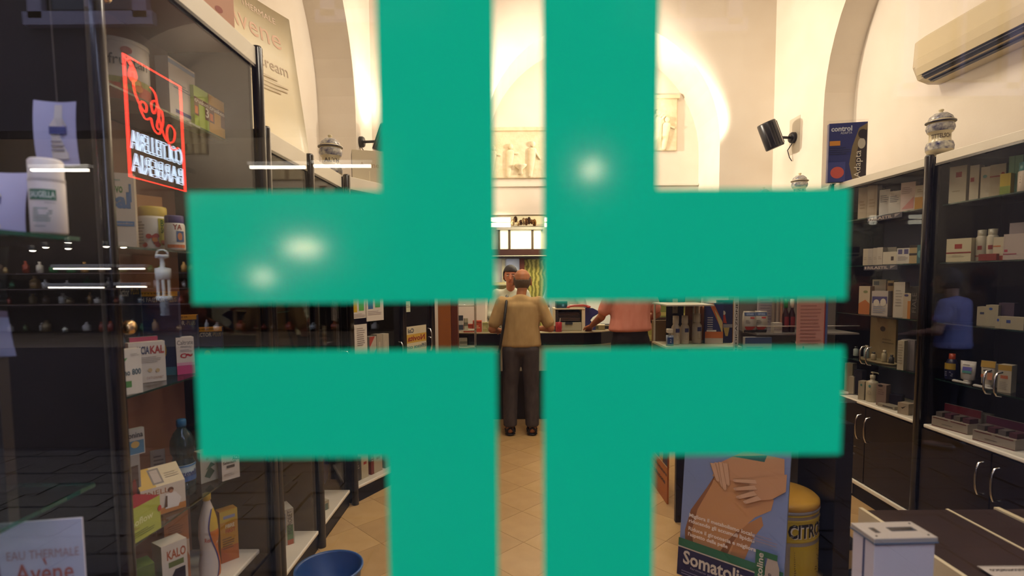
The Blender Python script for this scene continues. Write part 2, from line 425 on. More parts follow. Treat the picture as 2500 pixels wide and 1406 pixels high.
# the green cross in four vinyl pieces with a cross-shaped gap
vin = bpy.data.materials.new('green_vinyl'); vin.use_nodes = True; nt = vin.node_tree; N = nt.nodes; L = nt.links
pb = N['Principled BSDF']; pb.inputs['Base Color'].default_value = (0.008, 0.73, 0.385, 1); pb.inputs['Roughness'].default_value = 0.11; pb.inputs['Specular IOR Level'].default_value = 0.6
tl = N.new('ShaderNodeBsdfTranslucent'); tl.inputs[0].default_value = (0.008, 0.73, 0.385, 1)
ns = N.new('ShaderNodeTexNoise'); ns.inputs['Scale'].default_value = 9; ns.inputs['Detail'].default_value = 2
mx = N.new('ShaderNodeMixShader'); mx.inputs[0].default_value = 0.45
L.new(pb.outputs[0], mx.inputs[1]); L.new(tl.outputs[0], mx.inputs[2]); L.new(mx.outputs[0], N['Material Output'].inputs[0])
cross = thing('pharmacy_cross_decal', 'large green vinyl cross stuck on the door glass, split by a thin cross-shaped gap', 'decal', (0.005, 0.3514, 1.539))
Wc, g1, g2 = 0.2155, 0.0155, 0.090; gz, gz2 = 0.0157, 0.0885
for sx in (-1, 1):
    for sz in (-1, 1):
        pl = [(sx * g1, sz * gz), (sx * Wc, sz * gz), (sx * Wc, sz * gz2), (sx * g2, sz * gz2), (sx * g2, sz * Wc), (sx * g1, sz * Wc)]
        if sx * sz < 0: pl = pl[::-1]
        MB().prism(pl, 'y', -0.0006, 0.0, 0).build('vinyl_piece', vin, cross)

# ------------------------------------------------------------------ the street that the door glass mirrors
COB = noisy('street_cobble', '#1a191d', '#2b292e', 7, 0.5, 0.2, 40)
mb = MB(); rnd = random.Random(4)
mb.box(-9, -4.7, -0.12, 9, 0.33, -0.07)
y = -4.3
while y < -0.2:
    x = -7 + rnd.random() * .2
    while x < 7:
        w = rnd.uniform(.26, .42)
        mb.box(x, y, -0.08, x + w - .014, y + .206, -0.03 + rnd.uniform(-.006, .006)); x += w
    y += .22
o = mb.build('street_paving', COB); o['kind'] = 'structure'
FAC = noisy('facade_plaster', '#251c19', '#2e2320', 2, 0.85, 0.1, 20)
WINDARK = P('#0a0a10', 0.2)
mb = MB()
for x0, x1, z0, z1 in ((-9, -7.4, -.1, 6.2), (-1.15, 9, -.1, 6.2), (-7.4, -1.15, -.1, 0.93), (-7.4, -1.15, 3.0, 6.2)): mb.box(x0, -4.75, z0, x1, -4.45, z1)
fac = struct(mb.build('facade_opposite', FAC))
for wx, wz in ((-3.9, 4.1), (-1.2, 4.1), (1.6, 4.0), (4.2, 3.4), (-6.3, 3.2)):
    m = MB(); m.box(wx - .42, -4.452, wz, wx + .42, -4.44, wz + 1.5, 1)
    for a, b, c, d in ((-.55, -.42, -.1, 1.62), (.42, .55, -.1, 1.62), (-.55, .55, 1.5, 1.64), (-.6, .6, -.16, -.04), (-.02, .02, 0, 1.5)): m.box(wx + a, -4.45, wz + c, wx + b, -4.38, wz + d, 0)
    m.build('facade_window', [P('#6c6670', .8), WINDARK], fac)
# shop opposite: a lit recess with shelves
CUT = noisy('shop_wall', '#1d150f', '#2a1f16', 3, 0.8)
mb = MB(); mb.box(-7.6, -6.3, 0.5, -1.0, -6.2, 3.6); mb.box(-7.6, -6.3, 0.5, -7.5, -4.75, 3.6); mb.box(-1.1, -6.3, .5, -1.0, -4.75, 3.6); mb.box(-7.6, -6.3, 3.6, -1.0, -4.75, 3.7); mb.box(-7.6, -6.3, .5, -1.0, -4.75, .93)
struct(mb.build('wall_shop_opposite', CUT))
TUBE = emit('fluorescent_tube', '#fff4e2', 14)
def mirror_pt(x, y, D): p = ony(x, y, D); return Vector((p.x, 0.704 - p.y, p.z))
k = 0
for x0, x1, yy in ((130, 268, 656), (290, 352, 656), (118, 252, 702), (284, 356, 700)):
    a = mirror_pt(x0, yy, 6.2); b = mirror_pt(x1, yy, 6.2)
    o = thing('fluorescent_tube', 'white fluorescent tube number %s mirrored low in the left of the door glass' % ('one', 'two', 'three', 'four')[k], 'lamp', a, 0, 'shop tubes mirrored in the glass'); k += 1
    MB().tube([(0, 0, 0), b - a], 0.011, 8).build('tube', TUBE, o); MB().box(-.02, -.05, .016, (b - a).x + .02, .02, .05).build('fitting', P('#777777'), o)
for nm, x0, x1, yy in (('above the white bottle at far left', 76, 214, 415), ('over the first tall showcase post', 610, 745, 408), ('across the jar with the blue decoration', 766, 905, 405)):
    a = mirror_pt(x0, yy, 6.0); b = mirror_pt(x1, yy, 6.0)
    o = thing('fluorescent_tube', 'long bright tube mirrored ' + nm, 'lamp', a, 0, 'upper shop tubes mirrored in the glass')
    MB().tube([(0, 0, 0), b - a], 0.02, 8).build('tube', TUBE, o); MB().box(-.02, -.05, .026, (b - a).x + .02, .02, .06).build('fitting', P('#777777'), o)
LAMPW = emit('shop_spot_glow', '#fff2d8', 30)
for q_ in (-6.3, -4.9, -3.5, -2.1): light('shop_fill_light', 'POINT', (q_, -4.98, 3.3), 280, color=(1, .88, .68), shadow_soft_size=.04)  # fill lights added behind the lintel, out of sight, to brighten the mirrored goods
k = 0
for x, yy in ((110, 603), (165, 592), (165, 606), (258, 601), (300, 603), (78, 611)):
    p = mirror_pt(x, yy, 5.9)
    o = MB().ball((0, 0, 0), (.032, .02, .018), 12, 8).build('shop_spotlight', LAMPW, None, p)
    tag(o, 'small round shop spotlight mirrored above the shelves at left', 'lamp', 'shop spotlights mirrored in the glass')
    MB().lathe([(.034, .0), (.034, .05), (.0, .06)], 10).build('lamp_housing', P('#222222'), o)
# shelves and goods in the mirrored shop
mb = MB()
for z in (1.28, 1.47, 1.66): mb.box(-7.3, -6.15, z, -1.2, -5.75, z + .015)
o = mb.build('shop_shelving', P('#3b2c22', .5)); tag(o, 'dim wall shelving of the shop mirrored at left', 'shelf')
rnd = random.Random(9); cols = ['#9a845a', '#a8ada4', '#a04a34', '#d0c8b8', '#56683f', '#c89c5c', '#d8d0c0', '#75604a', '#3f7a4c']
for z in (0.945, 1.295, 1.485, 1.675):
    x = -7.0
    while x < -1.6:
        w = rnd.uniform(.05, .12); h = rnd.uniform(.07, .16)
        pr = [(0, 0), (w / 2, 0), (w / 2, h * .65), (w / 5, h * .78), (w / 5, h), (0, h)]
        o = MB().lathe(pr, 10).build('shop_bottle', P(rnd.choice(cols), .2, .3 if rnd.random() < .4 else 0), None, (x, -5.95 + rnd.uniform(-.1, .1), z + .001))
        tag(o, 'small flask among the dim shelves mirrored in the glass', 'bottle', 'flasks on the mirrored shop shelves')
        x += w + rnd.uniform(.05, .2)
# white miniature tower standing in that shop window
p = mirror_pt(402, 770, 5.5); q = mirror_pt(402, 610, 5.5); hh = q.z - p.z
o = thing('tower_model', 'white model tower with arches mirrored beside the orange-topped boxes', 'ornament', p); Wm = P('#e8f2e8', .4)
MB().lathe([(0, 0), (.04, 0), (.04, hh * .22), (.07, hh * .24), (.07, hh * .3), (0, hh * .3)], 20).build('base', Wm, o)
for k in range(6):
    a = k * math.tau / 6; MB().tube([(.055 * math.cos(a), .055 * math.sin(a), hh * .3), (.055 * math.cos(a), .055 * math.sin(a), hh * .55)], .012, 8).build('column', Wm, o)
MB().lathe([(0, hh * .55), (.07, hh * .55), (.07, hh * .72), (.02, hh * .74), (.02, hh * .86), (.06, hh * .88), (.06, hh * .93), (0, hh * .93)], 20).build('upper_storey', Wm, o)
MB().tube([(.06 * math.cos(t), 0, hh * .93 + .05 * math.sin(t)) for t in [math.pi * i / 10 for i in range(11)]], .007, 8).build('arch', Wm, o)
light('tower_spot_light', 'SPOT', p + Vector((.2, .9, .7)), 30, color=(1, 1, .95), target=p + Vector((0, 0, hh / 2)), spot_size=R(30), spot_blend=.4, shadow_soft_size=.05)
# neon blade sign, its face looking along the street
NR = emit('neon_red', '#ff3a2a', 16); NW = emit('neon_white', '#d8ecff', 10)
X0 = -3.0; ya, yb, za, zb = 0.704 - 4.962, 0.704 - 4.255, 2.393, 3.33   # -4.258 (facade side) .. -3.551 (street side)
ns_ = thing('neon_sign', 'red-framed neon sign with white capitals and red script, mirrored over the left showcase', 'sign', (X0, (ya + yb) / 2, za)); hw = (yb - ya) / 2; hh = zb - za
MB().tube([(0, -hw, 0), (0, hw, 0), (0, hw, hh), (0, -hw, hh)], .011, 8, closed=True).build('frame_tube', NR, ns_)
def neon_text(s, v0, v1, u0=-.93, u1=.93):
    cu = bpy.data.curves.new('t', 'FONT'); cu.body = s; cu.resolution_u = 3; cu.fill_mode = 'NONE'; cu.bevel_depth = 0.012; cu.bevel_resolution = 1
    ob = bpy.data.objects.new('t', cu); COL.objects.link(ob)
    me = bpy.data.meshes.new_from_object(ob.evaluated_get(bpy.context.evaluated_depsgraph_get())); bpy.data.objects.remove(ob)
    xs = [v.co.x for v in me.vertices]; ys = [v.co.y for v in me.vertices]; a, b, c, d = min(xs), max(xs), min(ys), max(ys)
    for v in me.vertices:
        u = (v.co.x - a) / (b - a); w = (v.co.y - c) / (d - c)
        v.co = (v.co.z * .5, hw * (u0 + (u1 - u0) * u), hh * (v0 + (v1 - v0) * w))
    me.materials.append(NW); o = bpy.data.objects.new('neon_lettering', me); COL.objects.link(o); o.parent = ns_
neon_text('COLTELLERIA', .24, .40); neon_text('BARBERIA', .05, .21)
def curl(pts, name='script_tube', r=.013):
    P3 = [Vector((0, hw * u, hh * v)) for u, v in pts]; out = []
    for i in range(len(P3) - 1):
        p0 = P3[max(i - 1, 0)]; p1 = P3[i]; p2 = P3[i + 1]; p3 = P3[min(i + 2, len(P3) - 1)]
        for t in [k / 6 for k in range(6)]:
            out.append(0.5 * ((2 * p1) + (-p0 + p2) * t + (2 * p0 - 5 * p1 + 4 * p2 - p3) * t * t + (-p0 + 3 * p1 - 3 * p2 + p3) * t ** 3))
    out.append(P3[-1]); MB().tube(out, r, 7).build(name, NR, ns_)
def iu(pts): return [(1 - 2 * a, c) for a, c in pts]      # traced as the glass shows it, so turned round here
curl(iu([(.06, .98), (.13, .93), (.17, .86), (.12, .82), (.08, .86), (.12, .93)]), r=.013)
curl(iu([(.13, .84), (.14, .74), (.22, .64), (.31, .60), (.33, .66), (.26, .68), (.22, .62), (.30, .54), (.40, .57)]), r=.0065)
curl(iu([(.42, .84), (.50, .80), (.52, .70), (.45, .62), (.42, .70), (.50, .74), (.56, .66), (.50, .52), (.56, .50), (.62, .58)]), r=.0065)
curl(iu([(.40, .57), (.44, .48), (.54, .46), (.62, .58), (.60, .68), (.54, .64), (.60, .50), (.68, .42), (.80, .44), (.84, .54), (.74, .58), (.68, .48), (.76, .36), (.90, .40)]), r=.0065)
MB().box(-.012, -hw - .16, hh * .75, .012, -hw, hh * .79).build('bracket', P('#222222'), ns_)
MB().box(-.012, -hw - .16, hh * .2, .012, -hw, hh * .24).build('bracket', P('#222222'), ns_)

for nm, x, yy, D, w in (('warm shop lamp mirrored on the upper left arm of the green cross', 742, 605, 5.85, .20), ('small warm lamp mirrored lower on the left arm of the green cross', 642, 676, 5.85, .09), ('street lamp mirrored in the right upright of the green cross', 1445, 415, 4.9, .08)):
    o = MB().ball((0, 0, 0), (w, .05, .05), 16, 10).build('glow_lamp', emit('lamp_glow_%d' % x, '#ffe9c0', 70), None, mirror_pt(x, yy, D)); tag(o, nm, 'lamp'); MB().box(-w * .8, -.04, .05, w * .8, .04, .09).build('lamp_cap', P('#222222'), o)
# ------------------------------------------------------------------ showcases
def handle(parent, x, y, z0, z1, out=-0.03, r=0.006):
    zc = (z0 + z1) / 2
    pts = [(x, y, z0), (x, y + out * .8, z0 + .004)] + [(x, y + out * (1 + .25 * math.sin(math.pi * t)), z0 + (z1 - z0) * t) for t in (.2, .35, .5, .65, .8)] + [(x, y + out * .8, z1 - .004), (x, y, z1)]
    return MB().tube(pts, r, 8).build('handle', CHROME, parent)
def round_post(parent, x, y, z0, z1, r=0.024, name='post'):
    return MB().lathe([(0, z0), (r, z0), (r, z1 - .012), (r * .8, z1 - .003), (0, z1)], 20, (x, y, 0)).build(name, BLACKGLOSS, parent)
def showcase(label, loc, rot, W, D, ztop, zsill, shelves, fascia, base_doors=False, posts=(True, True), back=None, doors=1, kick=0.11, front_handles=True, inset=0.12, group='glazed showcases along the walls', sill_inset=0.0, end_mat=None, side_len=None, shelf_mat=None):
    o = thing('showcase', label, 'showcase', loc, rot, group); back = back or BROWNBACK
    MB().box(0.0, 0.012, 0, W, D, zsill - .022 if not base_doors else kick).build('plinth', DARK, o)
    if base_doors:
        MB().box(0.0, 0.02, kick, W, D, zsill - .022).build('base_cabinet', DARK, o)
        MB().box(0, -0.012, kick - .004, W, .02, kick + .022, bev=.004).build('plinth_rail', WHITELAM, o)
        n = 2
        for k in range(n):
            dw = W / n
            d = MB().box(k * dw + .004, 0.0, kick + .03, (k + 1) * dw - .004, .019, zsill - .03).build('base_door', DARKWOOD, o)
            hx = (k + 1) * dw - .045 if k == 0 else k * dw + .045
            handle(d, hx, 0.0, zsill - .26, zsill - .09)
    m = MB(); m.box(0.012, sill_inset, zsill - .022, W - .012, D - .01, zsill, bev=.006); m.build('bottom_shelf', WHITELAM, o)
    MB().box(0, D - .012, zsill, W, D, ztop).build('back_panel', back, o)
    for x in (0, W - .016): MB().box(x, 0.03, 0 if not base_doors else kick, x + .016, D - .012, ztop).build('side_panel', end_mat or DARK, o)
    MB().box(0.016, 0.03, ztop - .02, W - .016, D - .012, ztop, mats=[0, 0, 0, 0, 0, 1]).build('top_panel', [WHITELAM, back], o)
    MB().box(0.02, -0.004, fascia[0], W - .02, 0.016, fascia[1], bev=.003).build('fascia', WHITELAM, o)
    MB().box(0.02, -0.006, fascia[0] - .012, W - .02, 0.016, fascia[0]).build('fascia_edge', BLACKGLOSS, o)
    for z in shelves:
        mb = MB(); mb.box(0.017, inset, z - .007, W - .017, D - .013, z, mats=[1, 1, 1, 1, 0, 0])
        mb.build('glass_shelf', shelf_mat or [SHELFGLASS, GLASSEDGE], o)
    for k in range(doors):
        dw = (W - .05) / doors; x0 = .025 + k * dw
        d = MB().box(x0 + .002, 0.002, zsill + .004, x0 + dw - .002, 0.008, fascia[0] - .014).build('glass_door', VGLASS, o)
        if front_handles:
            hx = x0 + dw - .03 if k == 0 else x0 + .03
            handle(d, hx, 0.002, .97, 1.09, r=.005)
    for x, on in zip((0, W), posts):
        if on: round_post(o, x, 0.0, 0, ztop + .012)
    return o
XL = -1.13
# nearest tall showcase (its end panel faces the street window)
u1 = showcase('tall dark showcase with tan back nearest the door, packed with boxes on glass shelves', (XL, 1.50, 0), 90, 0.95, 0.40, 2.60, 0.305, (0.702, 1.196, 1.683, 2.188), (2.52, 2.60), posts=(True, True), front_handles=False, inset=0.12, back=TANBACK, sill_inset=.07)
for z, zx in ((2.36, .028), (1.435, .055)):
    q = MB().lathe([(0, 0), (.021, 0), (.021, .014), (.016, .02), (0, .021)], 20)
    q.v = [(x, -zz, y) for x, y, zz in q.v]; q.build('glass_fixing_disc', P('#c9a878', .22, .9), u1, (zx, -0.001, z))
u2 = showcase('lower dark showcase next beyond the tall one, white cartons on its bottom shelf', (XL, 2.50, 0), 90, 0.51, 0.40, 2.265, 0.12, (0.45, 0.90, 1.40, 1.85), (2.18, 2.265), posts=(True, False), front_handles=False, back=BROWNBACK)
u3 = showcase('lower dark showcase holding a blue bag behind glass', (XL, 3.04, 0), 90, 0.57, 0.40, 2.265, 0.12, (0.50, 0.95, 1.40, 1.85), (2.18, 2.265), posts=(True, False), back=BROWNBACK)
u4 = showcase('angled showcase with leaflets taped on its glass', (-1.105, 3.63, 0), 62.3, 0.56, 0.36, 2.265, 0.12, (0.55, 0.97, 1.40, 1.85), (2.18, 2.265), posts=(True, True), back=noisy('violet_backboard', '#3a2f45', '#463a52', 3, .6))
u5 = showcase('brown-backed showcase with a reversed yellow notice, beside the wooden column', (-0.84, 4.15, 0), 62.3, 0.36, 0.34, 2.265, 0.12, (0.55, 1.85), (2.18, 2.265), posts=(False, True), back=noisy('red_brown_board', '#8c4a2a', '#9c5733', 3, .5))
# lock knobs
for u, x in ((u3, .54), (u4, .03)):
    q = MB().lathe([(0, 0), (.012, 0), (.012, .012), (0, .014)], 14); q.v = [(a, -c, b) for a, b, c in q.v]; q.build('lock_knob', CHROME, u, (x, 0.001, .40))
# right-hand showcases
XR = 2.42
r1 = showcase('right-hand showcase full of white skin care boxes, farther from the door', (XR, 4.06, 0), -90, 0.93, 0.40, 2.255, 0.70, (0.972, 1.30, 1.645, 1.975), (2.205, 2.255), base_doors=True, posts=(True, True), doors=2, back=noisy('slate_backboard', '#525068', '#605e78', 3, .6), inset=.05)
r2 = showcase('right-hand showcase with sun lotions and red-and-white displays, nearer the door', (XR, 3.10, 0), -90, 0.93, 0.40, 2.255, 0.70, (0.972, 1.30, 1.645, 1.975), (2.205, 2.255), base_doors=True, posts=(False, True), doors=2, back=noisy('black_backboard', '#1c161a', '#241c20', 3, .5), inset=.05)
r3 = showcase('right-hand showcase mostly hidden behind the cross, below two lidded jars', (XR, 5.0, 0), -90, 0.91, 0.40, 2.255, 0.70, (0.972, 1.30, 1.645, 1.975), (2.205, 2.255), base_doors=True, posts=(True, False), doors=2, back=noisy('slate_backboard_b', '#525068', '#605e78', 3, .6), inset=.05)
o = MB().box(-.045, 0, 0, .045, .006, .075, bev=.002).build('wall_socket', P('#cfc3a8', .5), None, (0, 0, 0)); p = onx(2072, 1195, XR + .012 - .0); o.location = (XR + .004, p.y, .018); o.rotation_euler.z = R(-90)
tag(o, 'cream socket plate on the plinth at the foot of the right showcase', 'socket'); draw(o, {'F': face_map((-.045, 0, 0), (.09, 0, 0), (0, 0, .075), (0, -1, 0))}, [('F', 'disc', .5, .62, .05, .06, '#332b20'), ('F', 'disc', .5, .38, .05, .06, '#332b20')])
# upright of wood between showcase and dispensary
wc = thing('wooden_column', 'tall orange-brown wooden column left of the counter', 'column', (-0.60, 5.02, 0))
WOODO = noisy('orange_wood', '#9c5a28', '#b06a32', 6, .4, 0, stretch=(1, 1, .12)); WOODR = noisy('red_wood', '#5a2a18', '#6e3620', 6, .4, 0, stretch=(1, 1, .12))
MB().box(-.10, 0, 0, .02, .10, 2.36, bev=.004).build('shaft', WOODO, wc); MB().box(.022, .01, 0, .085, .11, 2.36, bev=.004).build('side_shaft', WOODR, wc); MB().box(-.12, -.02, 0, .10, .13, .1, bev=.004).build('base_block', WOODR, wc); MB().box(-.13, -.02, 2.36, .11, .13, 2.44, bev=.004).build('capital', WOODO, wc)

# ------------------------------------------------------------------ goods in the tall left showcase
def at(px, py, z, dx=0, dy=0): p = onz(px, py, z); return (p.x + dx, p.y + dy, z + .001)
def fruit(p, n=8, cols=('#c9742a', '#8a5a22', '#d8a24a', '#6d7a2a'), box=(.05, .05, .95, .45), face='F', seed=1):
    rnd = random.Random(seed); out = []
    for i in range(n):
        out.append((face, 'disc', rnd.uniform(box[0] + .1, box[2] - .1), rnd.uniform(box[1] + .06, box[3] - .06), rnd.uniform(.06, .12), rnd.uniform(.04, .08), cols[i % len(cols)]))
    return out
Z1, Z2, Z3, Z4, Z5 = 0.306, 0.703, 1.197, 1.684, 2.189
def xw(px, X): return onx(px, 680, X).y
# top shelf
Y = xw(258, -1.33)
carton('small cereal box beside the big white tin on the top shelf', (-1.37, 1.775, Z5), (.07, .05, .15), 60, '#d9cdb6', [('F', 'quad', 0, 0, 1, .35, '#b8843f')] + fruit(0, 9, box=(0, 0, 1, .5), seed=2))
tin = bottle('big white tin lettered fructan with a red dot', (-1.375, 1.93, Z5), [(0, 0), (.088, 0), (.088, .195), (.084, .2), (0, .2)], '#d8d2c6', cap=[(.09, .192), (.09, .205), (.084, .207), (0, .207)], capcol='#cfc8ba', rot=52, cat='tin', name='tin', rad=.088, seg=36,
    prints=[('quad', -.11, .0, .11, .055, '#b04a2a', {'nu': 12}), ('quad', -.11, .055, .11, .075, '#8d8a3a', {'nu': 12})] +
           [('disc', random.uniform(-.09, .09), random.uniform(.015, .075), .014, .012, random.choice(['#d07a2c', '#a85a20', '#dfb25c', '#7d8a3a'])) for _ in range(12)] +
           [('disc', -.005, .165, .016, .013, '#a8402c'), ('text', 'fructan', -.055, .112, .06, .148, '#3a3634', {'bold': .01})], capname='lid')
Yc = (xw(396, -1.29) + xw(463, -1.29)) / 2; wc_ = xw(463, -1.29) - xw(396, -1.29)
carton('tall white box with blue bands beside the tin', (-1.31, Yc + .09, Z5), (wc_, .05, .225), 90, '#cfcac4', [('F', 'quad', 0, .9, 1, .97, '#7a93b8'), ('F', 'quad', .2, .12, 1, .18, '#3c4a8c'), ('F', 'lines', .15, .52, .9, .6, 2, '#6c7890'), ('F', 'text', 'Decottopia', .12, .6, .6, .64, '#56607a')])
for k, (x0, x1, top, g) in enumerate(((463, 500, '#9cb83a', 'green-topped crispbread packet lettered crusken'), (501, 540, '#c4932c', 'ochre-topped crispbread packet beside the green one'))):
    ya_, yb_ = xw(x0, -1.27), xw(x1, -1.27)
    carton(g, (-1.30, (ya_ + yb_) / 2 + .085, Z5), (yb_ - ya_ - .002, .06, .165), 90, top, [('F', 'quad', 0, .3, 1, .74, '#6a4630'), ('F', 'text', 'crusken', .03, .62, .97, .72, '#efe6d6', {'bold': .01}), ('F', 'quad', .3, 0, .72, .6, top), ('F', 'quad', .02, .34, .22, .52, '#d8702a')] + ([('F', 'text', '3', .76, .36, .98, .6, '#efe6d6', {'bold': .02})] if k == 0 else []), group='crispbread packets on the top shelf')
mb = MB(); n = 8
for k in range(n + 1):
    t = k / n; w = .045 + .006 * math.sin(t * 9); mb.v += [(-w, -.012 - .012 * math.sin(math.pi * t), t * .17), (w, -.012 - .012 * math.sin(math.pi * t), t * .17), (w, .012 + .01 * math.sin(math.pi * t), t * .17), (-w, .012 + .01 * math.sin(math.pi * t), t * .17)]
for k in range(n):
    for q in range(4): mb.f.append((k * 4 + q, k * 4 + (q + 1) % 4, k * 4 + 4 + (q + 1) % 4, k * 4 + 4 + q)); mb.m.append(0); mb.sm.append(True)
mb.add([mb.v[i] for i in range(4)], [(3, 2, 1, 0)]); mb.add([mb.v[n * 4 + i] for i in range(4)], [(0, 1, 2, 3)])
o = mb.build('paper_bag', noisy('bag_paper', '#b59a88', '#c4ab98', 20, .7, .2, 30), None, (-1.31, 2.385, Z5), 90); tag(o, 'crumpled pale paper bag at the end of the top shelf', 'bag')
draw(o, {'F': face_map((-.05, -.026, 0), (.1, 0, 0), (0, 0, .17), (0, -1, 0))}, [('F', 'lines', .2, .3, .8, .7, 7, '#8f7868')])
# second shelf
carton('tall white box lettered novo sal in green and blue', (-1.375, 1.90, Z4), (.086, .05, .262), 28, '#d6c9b4', [('F', 'text', 'novo', .12, .735, .62, .825, '#3f7a34', {'bold': .03}), ('F', 'text', 'sal', .1, .53, .86, .75, '#3f74a8', {'bold': .05}), ('F', 'quad', .82, .62, .9, .86, '#3f74a8'), ('F', 'quad', .22, .3, .95, .365, '#3f74a8'), ('F', 'text', 'iposodico', .28, .315, .9, .35, '#d6c9b4'), ('F', 'lines', .12, .88, .7, .93, 1, '#8aa08a')], sides={'L': '#6f6455', 'R': '#c0b29c'})  # left side coloured darker to stand in for its shading
carton('plain tan carton behind the novo sal box', (-1.45, 2.12, Z4), (.12, .05, .22), 60, '#a2703c')
def jar(label, px, py, r, h, lid, prints, rot=40, X=-1.36):
    y = xw(px, X)
    return bottle(label, (X, y, Z4), [(0, 0), (r * .96, 0), (r, .006), (r, h * .72), (r * .86, h * .8), (0, h * .8)], '#d9d3c2', cap=[(r * .9, h * .78), (r * .92, h * .8), (r * .92, h * .97), (r * .86, h), (0, h)], capcol=lid, prints=prints, rot=rot, cat='jar', name='jar', rad=r, capname='lid')
jar('white jar with a yellow lid and fruit on its label', 381, 600, .050, .165, '#d0b44a', [('quad', .01, .02, .06, .12, '#c8c04a', {'nu': 5}), ('text', 'BIO', .018, .09, .055, .115, '#3e6a2c', {'bold': .02}), ('text', 'SOIA', .018, .065, .055, .088, '#3e6a2c', {'bold': .02})] + [('disc', random.uniform(-.04, .05), random.uniform(.02, .055), .009, .009, random.choice(['#b0382a', '#c8772a', '#5a8a34', '#b0382a'])) for _ in range(9)] + [('lines', -.065, .02, -.03, .11, 8, '#8d8878')])
jar('smaller white jar with a violet lid', 432, 600, .034, .128, '#4a3f78', [('text', 'YA', -.01, .075, .02, .095, '#a0342c', {'bold': .02}), ('quad', .0, .03, .028, .07, '#3c5a86', {'nu': 4}), ('disc', .012, .05, .008, .014, '#c07a4c'), ('quad', -.03, .008, .03, .02, '#c0662c', {'nu': 5})], X=-1.26)
# third shelf
def fish(label, px0, px1, pyt, X=-1.36, h=.12, dz=0):
    y = xw((px0 + px1) / 2, X); p = onx((px0 + px1) / 2, pyt, X); h = p.z - Z3; w = (px1 - px0) / 1300 * y * 1.06
    carton(label, (X, y, Z3), (w, .045, h), 22, '#1f2c4c', [('F', 'quad', 0, 1 - .018 / h, 1, 1, '#c68a24'), ('F', 'text', 'FISH FACTOR', .06, 1 - .04 / h, .72, 1 - .022 / h, '#b9b2a4', {'bold': .02}), ('F', 'text', '-PLUS', .74, 1 - .04 / h, .97, 1 - .022 / h, '#8a7a5a'), ('F', 'quad', .1, .4, .4, .42, '#b9c2cf'), ('F', 'disc', .6, .3, .09, .1, '#b8922e'), ('F', 'quad', 0, .0, 1, .1, '#3a6a7a'), ('F', 'text', 'omega', .12, 1 - .012 / h, .8, 1 - .004 / h, '#5a3f12')], sides={'T': '#c68a24'}, group='orange-topped supplement boxes on the third shelf')
fish('orange-topped navy box lettered fish factor, leftmost and highest of three', 336, 424, 712, X=-1.40)
fish('orange-topped navy box lettered fish factor, middle of three', 383, 468, 770, X=-1.38)
fish('orange-topped navy box lettered fish factor, half hidden by the green cross', 452, 530, 800, X=-1.37)
y_ = xw(325, -1.46)
carton('dark display card lettered Fish Factor behind the orange-topped boxes', (-1.452, 2.00, Z3), (.10, .012, onx(330, 690, -1.46).z - Z3), 25, '#1b2233', [('F', 'text', 'Fish Factor', .05, .86, .65, .95, '#a09a8c', {'bold': .02}), ('F', 'text', 'PLUS', .7, .88, .95, .96, '#8a6a2a', {'bold': .02}), ('F', 'quad', .3, .45, .36, .6, '#b08428'), ('F', 'poly', [(.05, .1), (.5, .2), (.9, .5), (.95, .1)], '#27405a'), ('F', 'poly', [(.1, .3), (.4, .45), (.5, .38)], '#3d5f74')], cat='display card', name='display_card')
carton('white box with a leaf mark lettered chitosano', (-1.285, 1.73, Z3), (.112, .035, .15), 62, '#ddd5c4', [('F', 'text', 'chitosano 800', .04, .42, .97, .56, '#4a6470', {'bold': .03}), ('F', 'quad', .0, .16, .7, .3, '#4f8a48'), ('F', 'lines', .1, .19, .6, .27, 1, '#cfd08a'), ('F', 'poly', [(.25, .62), (.5, .68), (.62, .82), (.4, .78)], '#4f8a48'), ('F', 'poly', [(.2, .66), (.32, .64), (.28, .74)], '#a85a2c'), ('F', 'lines', .7, .84, .95, .9, 2, '#998f80')])
carton('white box with blue and red capitals lettered crucia kal', (-1.355, 1.955, Z3), (.115, .035, .150), 50, '#d6ccbc', [('F', 'text', 'CRUCIA', .04, .7, .56, .9, '#3a4464', {'bold': .03}), ('F', 'text', 'KAL', .58, .7, .97, .9, '#a8362c', {'bold': .03}), ('F', 'lines', .3, .48, .9, .64, 4, '#9c9284'), ('F', 'disc', .55, .3, .06, .05, '#c2a878'), ('F', 'disc', .76, .28, .06, .05, '#c2a878'), ('F', 'quad', .04, .18, .16, .5, '#b08a5c'), ('F', 'text', 'DETOXINET', .45, .08, .92, .14, '#a8867c')])
carton('white and pink box lettered Caltrate with a grey side', (-1.325, 2.135, Z3), (.062, .05, .148), 42, '#d9d0c4', [('F', 'text', 'Caltrate', .06, .8, .95, .92, '#3c3c44'), ('F', 'text', 'MINERALI', .25, .72, .85, .77, '#5c5c64'), ('F', 'text', 'C', .2, .44, .55, .57, '#b83038', {'bold': .03}), ('F', 'text', '~', .5, .46, .9, .56, '#b83038', {'bold': .03}), ('F', 'quad', 0, 0, 1, .24, '#c8487c'), ('F', 'quad', 0, .24, 1, .32, '#d69cb0'), ('F', 'lines', .2, .6, .9, .68, 2, '#8a8488')], sides={'L': '#8a7d74'})
carton('pink-edged box peeping out above the crucia kal box', (-1.385, 1.987, Z3), (.09, .018, .165), 50, '#8d8076', [('F', 'quad', 0, .86, 1, 1, '#b83a5c'), ('F', 'text', 'er', .15, .72, .55, .86, '#e8d28a', {'bold': .04}), ('F', 'quad', .0, .5, .2, .86, '#d8c8b8')])
